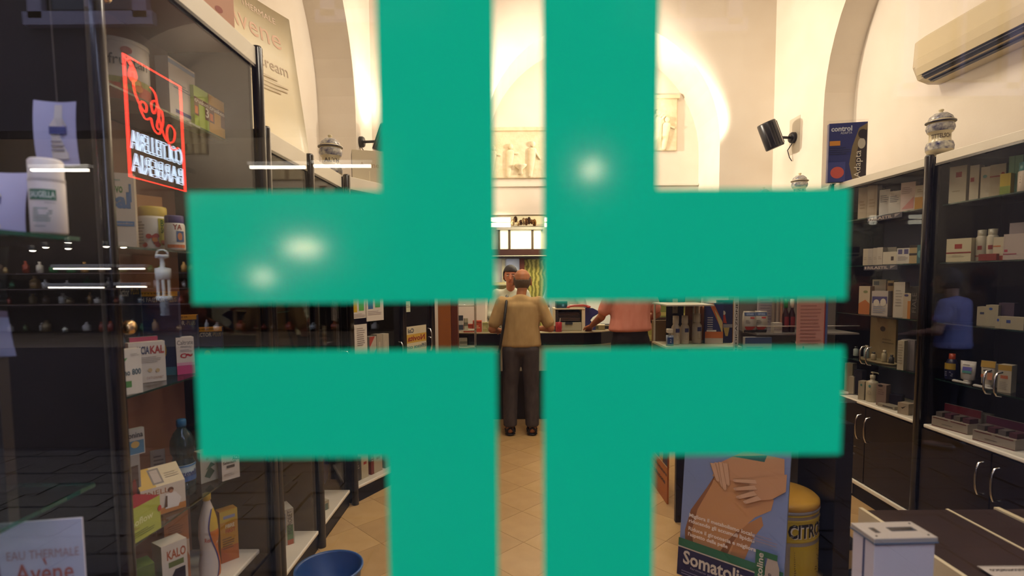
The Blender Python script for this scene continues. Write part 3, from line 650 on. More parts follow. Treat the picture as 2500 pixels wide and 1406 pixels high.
# fourth shelf
o = carton('slanting display card lettered melatonina with a blue picture', (-1.382, 1.872, Z2 + .241), (.105, .02, .095), 58, '#b9b4aa', [('F', 'quad', .03, .04, .97, .55, '#4f7f9c'), ('F', 'disc', .7, .4, .13, .13, '#c0a05c'), ('F', 'text', 'melatonina', .05, .66, .95, .88, '#3c4450', {'bold': .02})], cat='display card', name='display_card')
carton('grey carton carrying the melatonina card', (-1.385, 1.87, Z2), (.07, .03, .24), 58, '#9a948a', [('F', 'quad', .55, .3, .9, .85, '#5a4a40'), ('F', 'disc', .7, .5, .1, .15, '#8a4034')])
# house-shaped box
sn = thing('gable_box', 'house-shaped white and orange box lettered snell with a woman in white', 'box', (-1.345, 1.965, Z2), 55); w, d, h = .15, .10, .15
m = MB(); m.box(-w / 2, -d / 2, 0, w / 2, d / 2, h * .72, mats=[0, 0, 0, 1, 0, 0]); m.add([(-w / 2, -d / 2, h * .72), (w / 2, -d / 2, h * .72), (w / 2, 0.02, h + .015), (-w / 2, 0.02, h + .015), (w / 2, d / 2, h * .72), (-w / 2, d / 2, h * .72)], [(0, 1, 2, 3), (3, 2, 4, 5), (0, 3, 5), (1, 4, 2)], 2)
m.build('box_body', [P('#ded2bc'), P('#8d8070'), P('#d2c09a')], sn)
draw(sn, {'F': face_map((-w / 2, -d / 2, 0), (w, 0, 0), (0, 0, h * .72), (0, -1, 0)), 'G': face_map((-w / 2, -d / 2, h * .72), (w, 0, 0), (0, .07, h * .28 + .015), (0, -.75, .65))},
     [('F', 'text', 'SNELL', .06, .72, .62, .9, '#a8642c'), ('F', 'quad', 0, 0, 1, .22, '#c8823c'), ('F', 'disc', .66, .78, .07, .09, '#6a3c22'), ('F', 'poly', [(.52, .15), (.56, .66), (.76, .68), (.9, .4), (.82, .12)], '#efe8da'), ('F', 'disc', .67, .72, .045, .06, '#b57a54'), ('F', 'poly', [(.5, .2), (.54, .6), (.58, .6), (.57, .2)], '#5a3a20'), ('G', 'quad', 0, 0, .35, 1, '#c9a23e'), ('G', 'quad', .3, .12, .55, .9, '#7f756c'), ('G', 'quad', .34, .2, .51, .82, '#b5a596'), ('G', 'lines', .62, .3, .95, .6, 3, '#a99a80')])
carton('lime green and red box lettered innoflow at the shelf edge', (-1.295, 1.745, Z2), (.165, .09, .118), 84, '#aab24a', [('F', 'text', 'innoflow', .08, .46, .8, .66, '#d8dc9c', {'bold': .02}), ('F', 'lines', .1, .36, .45, .44, 2, '#8c5a2a'), ('F', 'lines', .06, .12, .85, .3, 3, '#6f7c34'), ('F', 'disc', .97, .62, .05, .09, '#b0342c')], sides={'T': '#9c2030', 'L': '#7a1a2a', 'R': '#9c2030'})
# water bottle
WB = glass('blue_bottle_plastic', tint=(0.30, 0.55, 0.62), ior=1.45, rough=.06, body=.25, body_col=(.03, .12, .16))
hb = .31; rb = .043
wb = MB().lathe([(0, 0), (rb * .9, 0), (rb, .01), (rb, .05), (rb * .95, .055), (rb, .06), (rb, .13), (rb * .82, .15), (rb * .82, .158), (rb * 1.02, .175), (rb * 1.04, .2), (rb * .98, .225), (rb * .72, .252), (.016, .272), (.0145, .285)], 32).build('water_bottle', WB, None, (-1.345, 2.125, Z2)); tag(wb, 'blue plastic water bottle with a blue cap and a white and blue label', 'bottle')
MB().lathe([(0.0145, .278), (.018, .28), (.018, .304), (.015, .308), (0, .308)], 20).build('cap', P('#2c6a94', .4), wb)
MB().lathe([(rb + .0006, .06), (rb + .0006, .128)], 32).build('label_band', P('#a8c0cc', .5), wb)
wb.rotation_euler.z = R(50)
draw(wb, {'C': cyl_map(lambda z: rb + .001, 1)}, [('C', 'quad', -.07, .06, .07, .082, '#2f5f9c', {'nu': 12}), ('C', 'text', 'Vitasnella', -.045, .08, .045, .105, '#27407c', {'bold': .03, 'slant': .12}), ('C', 'quad', -.07, .12, .07, .126, '#3a78b0', {'nu': 12})], 'label_print')
carton('white box with green leaves beside the water bottle', (-1.335, 2.265, Z2), (.075, .05, .135), 60, '#b9b6a4', [('F', 'poly', [(.2, .2), (.5, .5), (.8, .3), (.5, .1)], '#3a5c48'), ('F', 'poly', [(.3, .4), (.6, .62), (.85, .5)], '#46705a'), ('F', 'disc', .4, .75, .08, .05, '#a86a54')])
carton('white box with black capitals lettered selenium ace', (-1.25, 2.29, Z2), (.075, .04, .145), 52, '#d2cbbf', [('F', 'text', 'Selenium', .08, .48, .8, .57, '#3c3838', {'bold': .02}), ('F', 'text', 'ACE', .6, .56, .98, .68, '#3c3838', {'bold': .03}), ('F', 'quad', .26, .36, .72, .44, '#4c4844'), ('F', 'lines', .1, .12, .7, .2, 2, '#9c948a')], sides={'L': '#8f8a92'})
carton('narrow white carton behind the selenium box', (-1.36, 2.40, Z2), (.03, .03, .16), 60, '#cfc8bc')
carton('leaning leaflet behind the water bottle', (-1.43, 2.10, Z2), (.05, .008, .19), 40, '#8d8078', [('F', 'lines', .2, .5, .9, .9, 5, '#5c4c48')], cat='leaflet', name='leaflet')
# bottom shelf of the tall showcase
carton('olive green carton low in the near corner of the tall showcase', (-1.34, 1.80, Z1), (.12, .08, .27), 50, '#5a7034', [('F', 'quad', 0, 0, 1, .12, '#a8a84a')])
carton('white box with a dark window lettered kal', (-1.285, 1.925, Z1), (.088, .07, .30), 58, '#d4cab8', [('F', 'text', 'KALO', .2, .8, .95, .92, '#a8522c', {'bold': .03}), ('F', 'quad', .25, .7, .85, .77, '#6a7434'), ('F', 'poly', [(.35, .02), (.35, .58), (.5, .66), (.9, .66), (.9, .02)], '#2c2430'), ('F', 'disc', .6, .26, .2, .08, '#9c4a24')])
carton('tall orange-brown carton with a pale curve', (-1.385, 2.10, Z1), (.09, .07, .34), 55, '#a5683e', [('F', 'poly', [(.0, .5), (.4, .6), (.8, .54), (1, .4), (1, .62), (0, .66)], '#b9a08c'), ('F', 'lines', .15, .72, .8, .85, 5, '#7a4a2a')], sides={'L': '#8a5530'})
rs = bottle('curvy white and orange bottle lettered resource', (-1.30, 2.20, Z1), [(0, 0), (.036, 0), (.040, .012), (.041, .06), (.034, .11), (.033, .14), (.038, .19), (.034, .25), (.022, .30), (.013, .33), (.012, .345)], '#cfc4ba', cap=[(.013, .335), (.016, .338), (.016, .365), (0, .367)], capcol='#c8a030', rot=52, seg=28, rad=.041)
def rsr(z):
    pr = [(0, .036), (.012, .040), (.06, .041), (.11, .034), (.14, .033), (.19, .038), (.25, .034), (.30, .022), (.345, .012)]
    for (a, ra), (b, rb2) in zip(pr, pr[1:]):
        if z <= b: return ra + (rb2 - ra) * (z - a) / (b - a)
    return .012
m = MB(); nz = 26
def rsm(u, v, k): return cyl_map(rsr, 1)(u, v, k)
for zi in range(nz):
    z0 = .008 + (.30 - .008) * zi / nz; z1 = .008 + (.30 - .008) * (zi + 1) / nz
    def edge(z): return .004 + .018 * math.sin(z * 20 + .3)
    for sgn, col in ((0, 0), (1, 1)):
        a0_, a1_ = edge(z0), edge(z1); e0, e1 = (a0_ + (.006 if sgn == 0 else 0)), (a1_ + (.006 if sgn == 0 else 0))
        if sgn == 0: q = [rsm(a0_, z0, 2), rsm(a0_ + .006, z0, 2), rsm(a1_ + .006, z1, 2), rsm(a1_, z1, 2)]; m.add(q, [(0, 1, 2, 3)], 0)
        else:
            for s_ in range(6):
                u0, u1 = s_ * .009, (s_ + 1) * .009
                m.add([rsm(a0_ + .006 + u0, z0, 2), rsm(a0_ + .006 + u1, z0, 2), rsm(a1_ + .006 + u1, z1, 2), rsm(a1_ + .006 + u0, z1, 2)], [(0, 1, 2, 3)], 1 if z0 < .2 else 2)
m.build('label_wrap', [P('#2c2c74'), P('#c46c24'), P('#c8a62e')], rs)
draw(rs, {'C': rsm}, [('C', 'text', 'Resource', -.028, .165, .03, .185, '#b0382c', {'bold': .02}), ('C', 'text', 'SPRINT', .018, .148, .05, .158, '#e4d8c0')], 'label_print')
carton('yellow and orange box standing behind the curvy bottle', (-1.30, 2.345, Z1), (.075, .05, .235), 48, '#c08a2c', [('F', 'quad', 0, .78, 1, 1, '#c6a83c'), ('F', 'quad', 0, 0, 1, .3, '#b8642a'), ('F', 'quad', .2, .84, .85, .9, '#8a90a8'), ('F', 'text', 'FIBRE', .3, .66, .8, .73, '#e8dcc0', {'bold': .02}), ('F', 'text', 'FIRST', .3, .56, .85, .64, '#b4482c', {'bold': .02}), ('F', 'lines', .1, .25, .8, .48, 5, '#6c4a28')], sides={'R': '#b4a04c'})
# goods in the lower showcases
Z6 = .121
carton('white carton with blue and green side on the lowest shelf', (-1.29, 2.86, Z6), (.11, .12, .20), 40, '#b4b0a4', [('F', 'quad', .08, .35, .6, .9, '#5c7494'), ('F', 'quad', .66, .05, .95, .55, '#4a7a54'), ('F', 'text', 'MICROLET', .7, .3, .9, .95, '#3c3c48', {'rot': 90}), ('F', 'quad', .66, .0, .95, .14, '#b05038')], sides={'R': '#34507a'})
carton('smaller white carton in front on the lowest shelf', (-1.27, 2.72, Z6), (.06, .08, .15), 40, '#a9a69a', [('F', 'quad', .1, .3, .9, .8, '#6c7c8c')])
carton('red and grey blister card on the glass shelf above the white cartons', (-1.30, 2.735, .451), (.06, .02, .13), 55, '#77706c', [('F', 'quad', 0, .8, 1, 1, '#a83a30'), ('F', 'quad', 0, 0, 1, .12, '#a83a30'), ('F', 'disc', .5, .45, .3, .2, '#9aa4aa'), ('F', 'text', 'RED', .2, .84, .8, .95, '#d8c8b8')], cat='packet', name='blister_card')
bottle('green bottle with an orange cap on the same glass shelf', (-1.33, 2.83, .451), [(0, 0), (.026, 0), (.028, .01), (.028, .09), (.012, .12), (.012, .13)], '#3f6a3c', cap=[(.013, .125), (.015, .127), (.015, .15), (0, .152)], capcol='#b0502c')
bottle('second green bottle with a red cap behind it', (-1.36, 2.93, .451), [(0, 0), (.026, 0), (.028, .01), (.028, .09), (.012, .12), (.012, .13)], '#4a7a44', cap=[(.013, .125), (.015, .127), (.015, .15), (0, .152)], capcol='#b03c2c')
for k, (yy, h) in enumerate(((2.62, .20), (2.70, .13), (2.74, .075), (2.85, .10), (2.95, .07))):
    carton('cream carton %s in the stepped row high in the lower showcase' % ('first', 'second', 'third', 'fourth', 'fifth')[k], (-1.36 - .01 * k, yy, 1.851), (.07, .06, h), 70, '#c2b79c', [('F', 'lines', .1, .3, .9, .8, 3, '#a89c80')], group='stepped cream cartons on the highest shelf')
# blue sports bag
m = MB(); m.limb((-.17, 0, .11), (.05, .10, .10), (.17, 0, .11), (.05, .10, .10)); o = m.build('sports_bag', noisy('navy_cloth', '#131634', '#1c2148', 12, .5, .3, 25), None, (-1.345, 3.34, .502 - .375), 90); o.scale = (1.1, 1.0, 1.55); tag(o, 'dark blue sports bag at the back of the lower showcase', 'bag')
MB().tube([(-.10, -.02, .2), (-.08, -.05, .245), (0, -.06, .26), (.08, -.05, .245), (.10, -.02, .2)], .008, 8).build('carry_strap', P('#1a1d3c'), o)
carton('small cream carton on the lowest shelf before the blue bag', (-1.215, 3.27, Z6), (.08, .06, .06), 60, '#b0a890', [('F', 'quad', .3, 0, .9, .7, '#4c6c68')], sides={'T': '#c0b8a0'})
carton('low white carton behind the post on the lowest shelf', (-1.22, 3.13, Z6), (.05, .05, .09), 60, '#9c958a', [('F', 'disc', .5, .5, .2, .2, '#b04a3c')])
def u4p(t, d, z): a = R(62.3); return (-1.105 + t * math.cos(a) - d * math.sin(a), 3.63 + t * math.sin(a) + d * math.cos(a), z)
for k, (t, w, h, c) in enumerate(((.10, .05, .17, '#3a342e'), (.17, .07, .17, '#c4b99c'), (.25, .03, .19, '#7a2c28'), (.31, .09, .165, '#b9ae94'), (.42, .06, .18, '#8a8478'))):
    carton(('dark slim', 'cream', 'dark red slim', 'wide cream', 'grey')[k] + ' carton on the lowest shelf of the angled showcase', u4p(t, .10, Z6), (w, .07, h), 62.3, c, [('F', 'quad', .3, .6, .75, .72, '#a8342c')] if k in (1, 3) else [('F', 'lines', .2, .5, .8, .7, 2, '#aaa090')], group='cartons low in the angled showcase')
# leaflets taped on the angled showcase glass
def on4(px, py, d=-.006):
    a = R(62.3); n = Vector((math.sin(a), -math.cos(a), 0)); p0 = Vector((-1.105, 3.63, 0)) + n * (-d); r = _ray(px, py); t = (p0 - Vector((0, 0, CAM_Z))).dot(n) / r.dot(n); return r * t + Vector((0, 0, CAM_Z))
def leaf4(label, x0, y0, x1, y1, prints, base='#d8d0c8', d=-.006):
    a = on4(x0, y1, d); b = on4(x1, y0, d); w = math.hypot(b.x - a.x, b.y - a.y)
    carton(label, ((a.x + b.x) / 2, (a.y + b.y) / 2, a.z), (w, .002, b.z - a.z), 62.3, base, prints, cat='leaflet', name='leaflet')
leaf4('white leaflet with yellow and green bars taped to the angled glass', 857, 715, 894, 779, [('F', 'quad', .05, .25, .38, 1, '#c8a82a'), ('F', 'quad', .5, .3, .82, 1, '#5ab054'), ('F', 'lines', .05, .04, .9, .2, 3, '#a89ca0')])
leaf4('white leaflet with blue and green bars taped to the angled glass', 895, 712, 935, 785, [('F', 'quad', .1, .42, .38, 1, '#3c6aa0'), ('F', 'quad', .5, .46, .8, 1, '#4aa050'), ('F', 'lines', .08, .2, .9, .36, 3, '#a89ca0')], d=-.010)
leaf4('tall white notice with printed lines on the angled glass', 866, 790, 895, 870, [('F', 'lines', .2, .3, .85, .9, 9, '#8c8080')])
for k, (x0, x1, y0, c) in enumerate(((896, 912, 822, '#c8bcae'), (914, 928, 816, '#b4aa98'), (929, 943, 815, '#c6bca8'))):
    p = on4((x0 + x1) / 2, 880, .08); p.z = .971
    carton(('white carton with a red and blue corner', 'beige upright carton', 'cream upright carton with a slim mark')[k] + ' on the middle shelf of the angled showcase', p, ((x1 - x0) / 1300 * p.y * 1.5, .06, on4(x0, y0, .08).z - .971), 62.3, c, [('F', 'poly', [(0, .55), (.8, 1), (0, 1)], '#b84034'), ('F', 'poly', [(.2, .1), (1, .5), (1, .1)], '#2c5c8c')] if k == 0 else [('F', 'quad', .4, .2, .55, .7, '#d8ccb8')])
def on5(px, py, d): return on4(px, py, d)
leaf4('cream notice with a yellow band and reversed lettering novita', 992, 792, 1040, 880, [('F', 'quad', 0, .5, 1, .76, '#c8a040'), ('F', 'text', 'Novita', .08, .55, .92, .72, '#8c2c20', {'bold': .03, 'rot': -1}), ('F', 'text', 'Col', .1, .8, .38, .94, '#4a5460', {'bold': .03, 'rot': -1}), ('F', 'text', 'Efficace con', .02, .32, .97, .44, '#5c6c78', {'bold': .02, 'rot': -1}), ('F', 'text', 'per la', .1, .12, .5, .22, '#5c6c78', {'bold': .02, 'rot': -1})], '#cfc4a8')
leaf4('small white price card above the yellow notice', 991, 735, 1001, 762, [('F', 'lines', .1, .4, .9, .7, 2, '#707060')], '#c8ccb0')
handle(u5, .30, 0.0, .98, 1.16, r=.006)
# ------------------------------------------------------------------ goods in the right-hand showcases
RZ = [0.701, 0.973, 1.301, 1.646, 1.976]
def rbox(label, px, zi, wpx, hpx, base, prints=(), X=2.54, rot=-90, d=.06, **kw):
    """carton on shelf zi whose centre shows at picture column px; size from its extent in the picture"""
    y = onx(px, 690, X).y; k = y / 1300 * (1.0 + .0)
    f = {-90: 2.0, -45: 1.0, 0: 1.0}.get(rot, 1.15)
    w = wpx * k * (X / y + .25 if rot == -90 else 1) * (1.0 if rot != -90 else y / X * 1.55)
    return carton(label, (X, y, RZ[zi]), (max(.02, w), d, min(hpx * k, .225 if zi == 4 else .25)), rot, base, prints, **kw)
RED = ('F', 'quad', .38, .68, .66, .8, '#a02c24')
# farther unit, top shelf
for k, (px, w, h, c) in enumerate(((2104, 20, 88, '#b9ab94'), (2127, 22, 90, '#b4a690'))):
    rbox('pale upright carton %s of a pair at the left of the top right shelf' % ('first', 'second')[k], px, 4, w, h, c, [('F', 'lines', .2, .3, .8, .6, 3, '#a09078')], rot=-60)
rbox('white carton with fine print on the top right shelf', 2156, 4, 22, 62, '#c8c6c0', [('F', 'lines', .1, .5, .9, .8, 4, '#7c8088')], rot=-55)
rbox('shorter white carton with fine print beside it', 2180, 4, 24, 54, '#c6c2b8', [('F', 'lines', .1, .5, .9, .8, 4, '#7c8088')], rot=-55, X=2.53)
rbox('pinkish white carton on the top right shelf', 2212, 4, 30, 70, '#cdb9b0', [('F', 'poly', [(.1, .1), (.9, .5), (.9, .1)], '#c88a84'), ('F', 'lines', .1, .6, .8, .85, 4, '#a08c88')], rot=-55)
rbox('white and yellow carton near the right post', 2240, 4, 20, 58, '#c9bda4', [('F', 'quad', 0, 0, 1, .52, '#b8862a'), ('F', 'lines', .2, .7, .8, .85, 2, '#9c8c70')], rot=-50)
rbox('second white and yellow carton half behind the right post', 2257, 4, 14, 54, '#c9bda4', [('F', 'quad', 0, 0, 1, .5, '#b8862a')], rot=-50)
# shelf strips with the maker's name
def strip(label, x0, x1, zi, word='RILASTIL', dz=-.035, X=2.464):
    ya, yb = onx(x0, 690, X).y, onx(x1, 690, X).y
    o = carton(label, (X, (ya + yb) / 2, RZ[zi] - .036), (abs(ya - yb), .003, .032), -90, '#2c2a3c', [('F', 'text', word, .12, .2, .74, .8, '#a89c94', {'bold': .03}), ('F', 'disc', .06, .5, .03, .28, '#a89c94'), ('F', 'poly', [(.8, .2), (.96, .85), (.8, .85)], '#8c8484')], cat='shelf strip', name='shelf_strip')
strip('dark shelf strip lettered RILASTIL on the upper right shelf', 2112, 2196, 4)
strip('dark shelf strip lettered RILASTIL on the middle right shelf', 2108, 2190, 3)
# second shelf
for k, (px, w, h) in enumerate(((2116, 11, 40), (2128, 11, 40), (2140, 11, 41), (2151, 12, 42))):
    rbox('narrow cream carton number %s in the tight row on the middle right shelf' % ('one', 'two', 'three', 'four')[k], px, 3, w, h, ('#b5a994', '#a8a094', '#b0a696', '#bab0a0')[k], [('F', 'lines', .2, .3, .8, .5, 2, '#948a7c')], rot=-60, group='narrow cartons in a tight row')
rbox('white carton with a black square on the middle right shelf', 2175, 3, 30, 30, '#c6bda8', [('F', 'quad', .6, .3, .8, .62, '#3a2c28')], rot=-60, X=2.5)
rbox('broad cream carton behind the one with a black square', 2168, 3, 40, 42, '#a29a8c', [], rot=-60, X=2.6)
rbox('white carton with two violet squares on the middle right shelf', 2208, 3, 28, 38, '#c2bdb4', [('F', 'quad', .1, .62, .42, .92, '#55507c'), ('F', 'quad', .56, .62, .88, .92, '#55507c'), ('F', 'lines', .1, .2, .9, .5, 4, '#948c8c')], rot=-60, X=2.52)
rbox('tan and black striped carton on the middle right shelf', 2233, 3, 18, 44, '#b09a70', [('F', 'quad', 0, .86, 1, 1, '#3a2c20'), ('F', 'quad', 0, .44, 1, .56, '#3a2c20')], rot=-60, X=2.5)
rbox('teal carton beside the right post', 2250, 3, 15, 44, '#3c6a70', [('F', 'disc', .4, .5, .3, .2, '#6ca0a0')], rot=-60, X=2.5)
o = carton('shallow clear tray on the middle right shelf', (2.49, onx(2212, 690, 2.49).y, RZ[3]), (.13, .04, .018), -90, '#a8a69c', [], cat='tray', name='tray')
# third shelf
rbox('cream and orange carton on the lower right shelf', 2117, 2, 25, 68, '#b8aa90', [('F', 'quad', 0, 0, 1, .38, '#b06a38'), ('F', 'poly', [(0, .38), (.6, .52), (1, .38)], '#b06a38'), ('F', 'disc', .6, .8, .2, .05, '#7a8458')], rot=-60, X=2.52)
rbox('white and violet box with two white domes printed', 2155, 2, 36, 60, '#b0a8a0', [('F', 'quad', .04, .5, .96, .78, '#484a78'), ('F', 'disc', .3, .52, .18, .14, '#c8c2b4'), ('F', 'disc', .72, .54, .18, .16, '#c8c2b4'), ('F', 'lines', .1, .1, .9, .4, 4, '#8c96a8')], rot=-60, X=2.52)
rbox('pale carton standing behind the domed box', 2152, 2, 30, 84, '#a49c90', [('F', 'quad', .1, .84, .5, .95, '#5c6068')], rot=-60, X=2.62)
rbox('tan carton with black marks at the back of the lower right shelf', 2180, 2, 14, 84, '#a88c64', [('F', 'quad', .1, .85, .9, .93, '#3a2c28')], rot=-60, X=2.62)
rbox('tall white carton on the lower right shelf', 2202, 2, 24, 86, '#bcb4a6', [('F', 'lines', .2, .3, .8, .8, 6, '#9c948c')], rot=-60, X=2.53)
rbox('white and orange carton with a violet oval', 2222, 2, 16, 62, '#b8a890', [('F', 'quad', .6, 0, 1, .7, '#b87838'), ('F', 'disc', .4, .92, .28, .05, '#4a4670')], rot=-60, X=2.5)
rbox('black upright carton beside the right post', 2240, 2, 22, 80, '#231c1e', [('F', 'text', 'FIALE', .3, .2, .7, .8, '#6c6460', {'rot': 90})], rot=-60, X=2.52)
# fourth shelf: tray of small bottles in front of a big card
yb = onx(2160, 690, 2.6).y
carton('big beige display card with a dark oval on the fourth right shelf', (2.62, onx(2162, 690, 2.62).y, RZ[1]), (.26, .012, .30), -90, '#8d7a58', [('F', 'disc', .5, .75, .1, .06, '#332c22'), ('F', 'lines', .5, .4, .95, .55, 2, '#6c5c44')], cat='display card', name='display_card')
tr = thing('tester_tray', 'oval tray of small cosmetic bottles on the fourth right shelf', 'tray', (2.55, onx(2150, 690, 2.55).y, RZ[1]), -90)
m = MB(); m.lathe([(0, 0), (.17, 0), (.175, .008), (.17, .012), (.165, .006), (0, .006)], 36); m.v = [(x, y * .35, z) for x, y, z in m.v]; m.build('tray_dish', P('#8a7c5c', .35), tr)
for k in range(7):
    x = -.14 + .045 * k; h = (.07, .09, .055, .08, .06, .075, .05)[k]; c = ('#8f9a94', '#77898a', '#94886c', '#9a8e70', '#2c2824', '#8a7c5c', '#30282c')[k]
    p = onx(2095 + 22 * k, 690, 2.545)
    o = bottle('small cosmetic tester %s from the left in the oval tray' % ('first', 'second', 'third', 'fourth', 'fifth', 'sixth', 'seventh')[k], (2.548 + .012 * (k % 2), p.y, RZ[1] + .0075), [(0, 0), (.016, 0), (.017, .004), (.017, h * .7), (.008, h * .8), (.008, h * .86)], c, cap=[(.009, h * .82), (.010, h * .84), (.010, h), (0, h)], capcol=('#30302c', '#c8bca0')[k % 2], seg=14, group='testers in the oval tray')
rbox('tall slim cream carton at the right of the fourth shelf', 2212, 1, 14, 72, '#b5ab94', [('F', 'lines', .1, .2, .9, .9, 8, '#948a78')], rot=-60, X=2.49)
rbox('wide grey carton with vertical lines by the right post', 2232, 1, 34, 74, '#80787a', [('F', 'quad', .3, 0, .32, 1, '#5c5456'), ('F', 'quad', .64, 0, .66, 1, '#5c5456')], rot=-75, X=2.54)
# lowest shelf
rbox('cream carton at the far left of the lowest right shelf', 2085, 0, 18, 70, '#9c917a', [], rot=-60, X=2.56)
rbox('narrow cream carton standing on a flat box', 2093, 0, 12, 44, '#a69c88', [], rot=-60, X=2.52)
rbox('dark navy upright carton on the lowest right shelf', 2108, 0, 20, 62, '#1d1c2c', [], rot=-60, X=2.55)
pump = bottle('white pump bottle on the lowest right shelf', (2.50, onx(2140, 690, 2.5).y, RZ[0]), [(0, 0), (.036, 0), (.038, .006), (.038, .13), (.03, .142), (.014, .148), (.014, .17)], '#b3a88e', cap=[(.016, .16), (.016, .184), (.005, .186), (.005, .196), (.012, .198), (.012, .206), (0, .207)], capcol='#b3a88e', prints=[('disc', 0, .11, .008, .01, '#5c8c84'), ('lines', -.012, .05, .012, .08, 3, '#8c8878')], rot=-60, capname='pump_head')
MB().tube([(0, 0, .202), (.03, 0, .202), (.036, 0, .196)], .004, 6).build('pump_spout', P('#b3a88e', .35), pump)
rbox('small cream carton with a green dot before the pump bottle', 2118, 0, 14, 46, '#a89e88', [('F', 'disc', .5, .8, .16, .07, '#4c7c6c')], rot=-60, X=2.48)
rbox('brown-pink upright carton behind the pump bottle', 2168, 0, 22, 52, '#8a7468', [('F', 'disc', .4, .95, .25, .06, '#2c2422'), ('F', 'lines', .2, .5, .8, .8, 3, '#6c5a50')], rot=-60, X=2.5)
carton('flat white box lying on the lowest right shelf', (2.49, onx(2185, 690, 2.49).y, RZ[0]), (.13, .06, .022), -80, '#8f8674', [('F', 'quad', .3, .3, .9, .7, '#4c4440')])
rbox('dark violet carton leaning at the back of the lowest shelf', 2202, 0, 26, 30, '#221f33', [], rot=-50, X=2.56)
rbox('small cream box with a black tick at the end of the lowest shelf', 2226, 0, 26, 28, '#a4937c', [('F', 'poly', [(.3, .6), (.45, .5), (.8, .8), (.45, .62)], '#2c2422')], rot=-70, X=2.48)
# nearer right unit
rbox('tall white box with a red square at the left of the nearer top shelf', 2334, 4, 34, 88, '#c6bfa6', [('F', 'quad', .38, .7, .72, .84, '#962c22'), ('F', 'lines', .2, .3, .8, .36, 1, '#a0987e')], rot=-62, d=.075, X=2.55, group='white boxes with red squares')
rbox('slim white box with a small red mark beside the tall one', 2372, 4, 18, 84, '#c0b8a0', [('F', 'quad', .1, .54, .5, .66, '#962c22')], rot=-62, d=.06, X=2.55, group='white boxes with red squares')
rbox('cream box with a teal mark on the nearer top shelf', 2400, 4, 20, 76, '#b5ac94', [('F', 'disc', .4, .7, .2, .05, '#5c8c84')], rot=-62, d=.06, X=2.55)
rbox('beige box with a red band on the nearer top shelf', 2428, 4, 30, 78, '#a59a7e', [('F', 'quad', .0, .62, .9, .66, '#8c3a2c'), ('F', 'disc', .82, .66, .14, .08, '#8c2c22')], rot=-62, X=2.56)
rbox('yellow and green carton on the nearer top shelf', 2447, 4, 20, 50, '#b09a34', [('F', 'quad', 0, 0, 1, .4, '#7c8c3c')], rot=-62, X=2.52)
rbox('mint green tall carton on the nearer top shelf', 2470, 4, 26, 92, '#78a07a', [('F', 'quad', .4, 0, .46, 1, '#5c8460')], rot=-62, X=2.57)
bottle('white bottle with a turquoise cap at the right end of the nearer top shelf', (2.53, onx(2494, 690, 2.53).y, RZ[4]), [(0, 0), (.034, 0), (.036, .005), (.036, .10), (.03, .105)], '#bcae9c', cap=[(.031, .1), (.033, .102), (.033, .145), (0, .147)], capcol='#5c9c9c', prints=[('lines', -.02, .04, .02, .08, 3, '#9c8c80')], rot=-60)
rbox('square white box with a red square and a red stripe', 2346, 3, 52, 56, '#bfb698', [('F', 'quad', .34, .56, .64, .76, '#962c22'), ('F', 'quad', 0, .36, 1, .42, '#7c2420'), ('F', 'lines', .25, .2, .75, .3, 2, '#9c9278')], rot=-68, d=.075, X=2.53, group='white boxes with red squares')
for k, px in enumerate((2392, 2418)):
    bottle('slim white tube bottle with a red square, %s of two' % ('left', 'right')[k], (2.57, onx(px, 690, 2.57).y, RZ[3]), [(0, 0), (.024, 0), (.025, .004), (.025, .13), (.018, .14)], '#a8a08c', cap=[(.02, .135), (.02, .17), (0, .172)], capcol='#98907c', prints=[('quad', -.01, .062, .01, .084, '#7c2420', {'nu': 3}), ('quad', -.03, .026, .03, .032, '#7c2420', {'nu': 6})], rot=-62)
rbox('low dark red box before the tube bottles', 2415, 3, 36, 16, '#7c2a1e', [], rot=-68, X=2.49)
rbox('white and red carton on the nearer middle shelf', 2446, 3, 30, 56, '#b8ae94', [('F', 'quad', 0, .0, 1, .2, '#96402c'), ('F', 'quad', 0, .58, .5, .64, '#b06a3c')], rot=-66, X=2.53)
rbox('big white carton with a small red mark on the nearer middle shelf', 2480, 3, 44, 62, '#b0a298', [('F', 'quad', .05, .3, .2, .4, '#a03a4c'), ('F', 'quad', 0, .2, .6, .24, '#8c3448')], rot=-66, X=2.5)
rbox('grey-violet carton behind the big white carton', 2490, 3, 40, 90, '#8c8080', [('F', 'quad', .7, .6, 1, .9, '#6c2c44')], rot=-66, X=2.6)
rbox('cream carton with a navy label on the nearer third shelf', 2408, 2, 20, 46, '#9c937c', [('F', 'quad', .3, .6, .7, .72, '#2c3450')], rot=-62, X=2.54)
rbox('cream carton with a blue dot on the nearer third shelf', 2432, 2, 24, 52, '#a0977e', [('F', 'disc', .4, .82, .15, .06, '#2c4c8c')], rot=-62, X=2.55)
rbox('long low display carton of white packets on the nearer third shelf', 2480, 2, 60, 30, '#968d76', [('F', 'disc', .1, .7, .04, .12, '#2c4ca0'), ('F', 'quad', .4, .5, .55, .75, '#2c3c74')], rot=-75, X=2.5)
rbox('violet carton behind the low display carton', 2468, 2, 30, 58, '#4c3c4c', [], rot=-66, X=2.6)
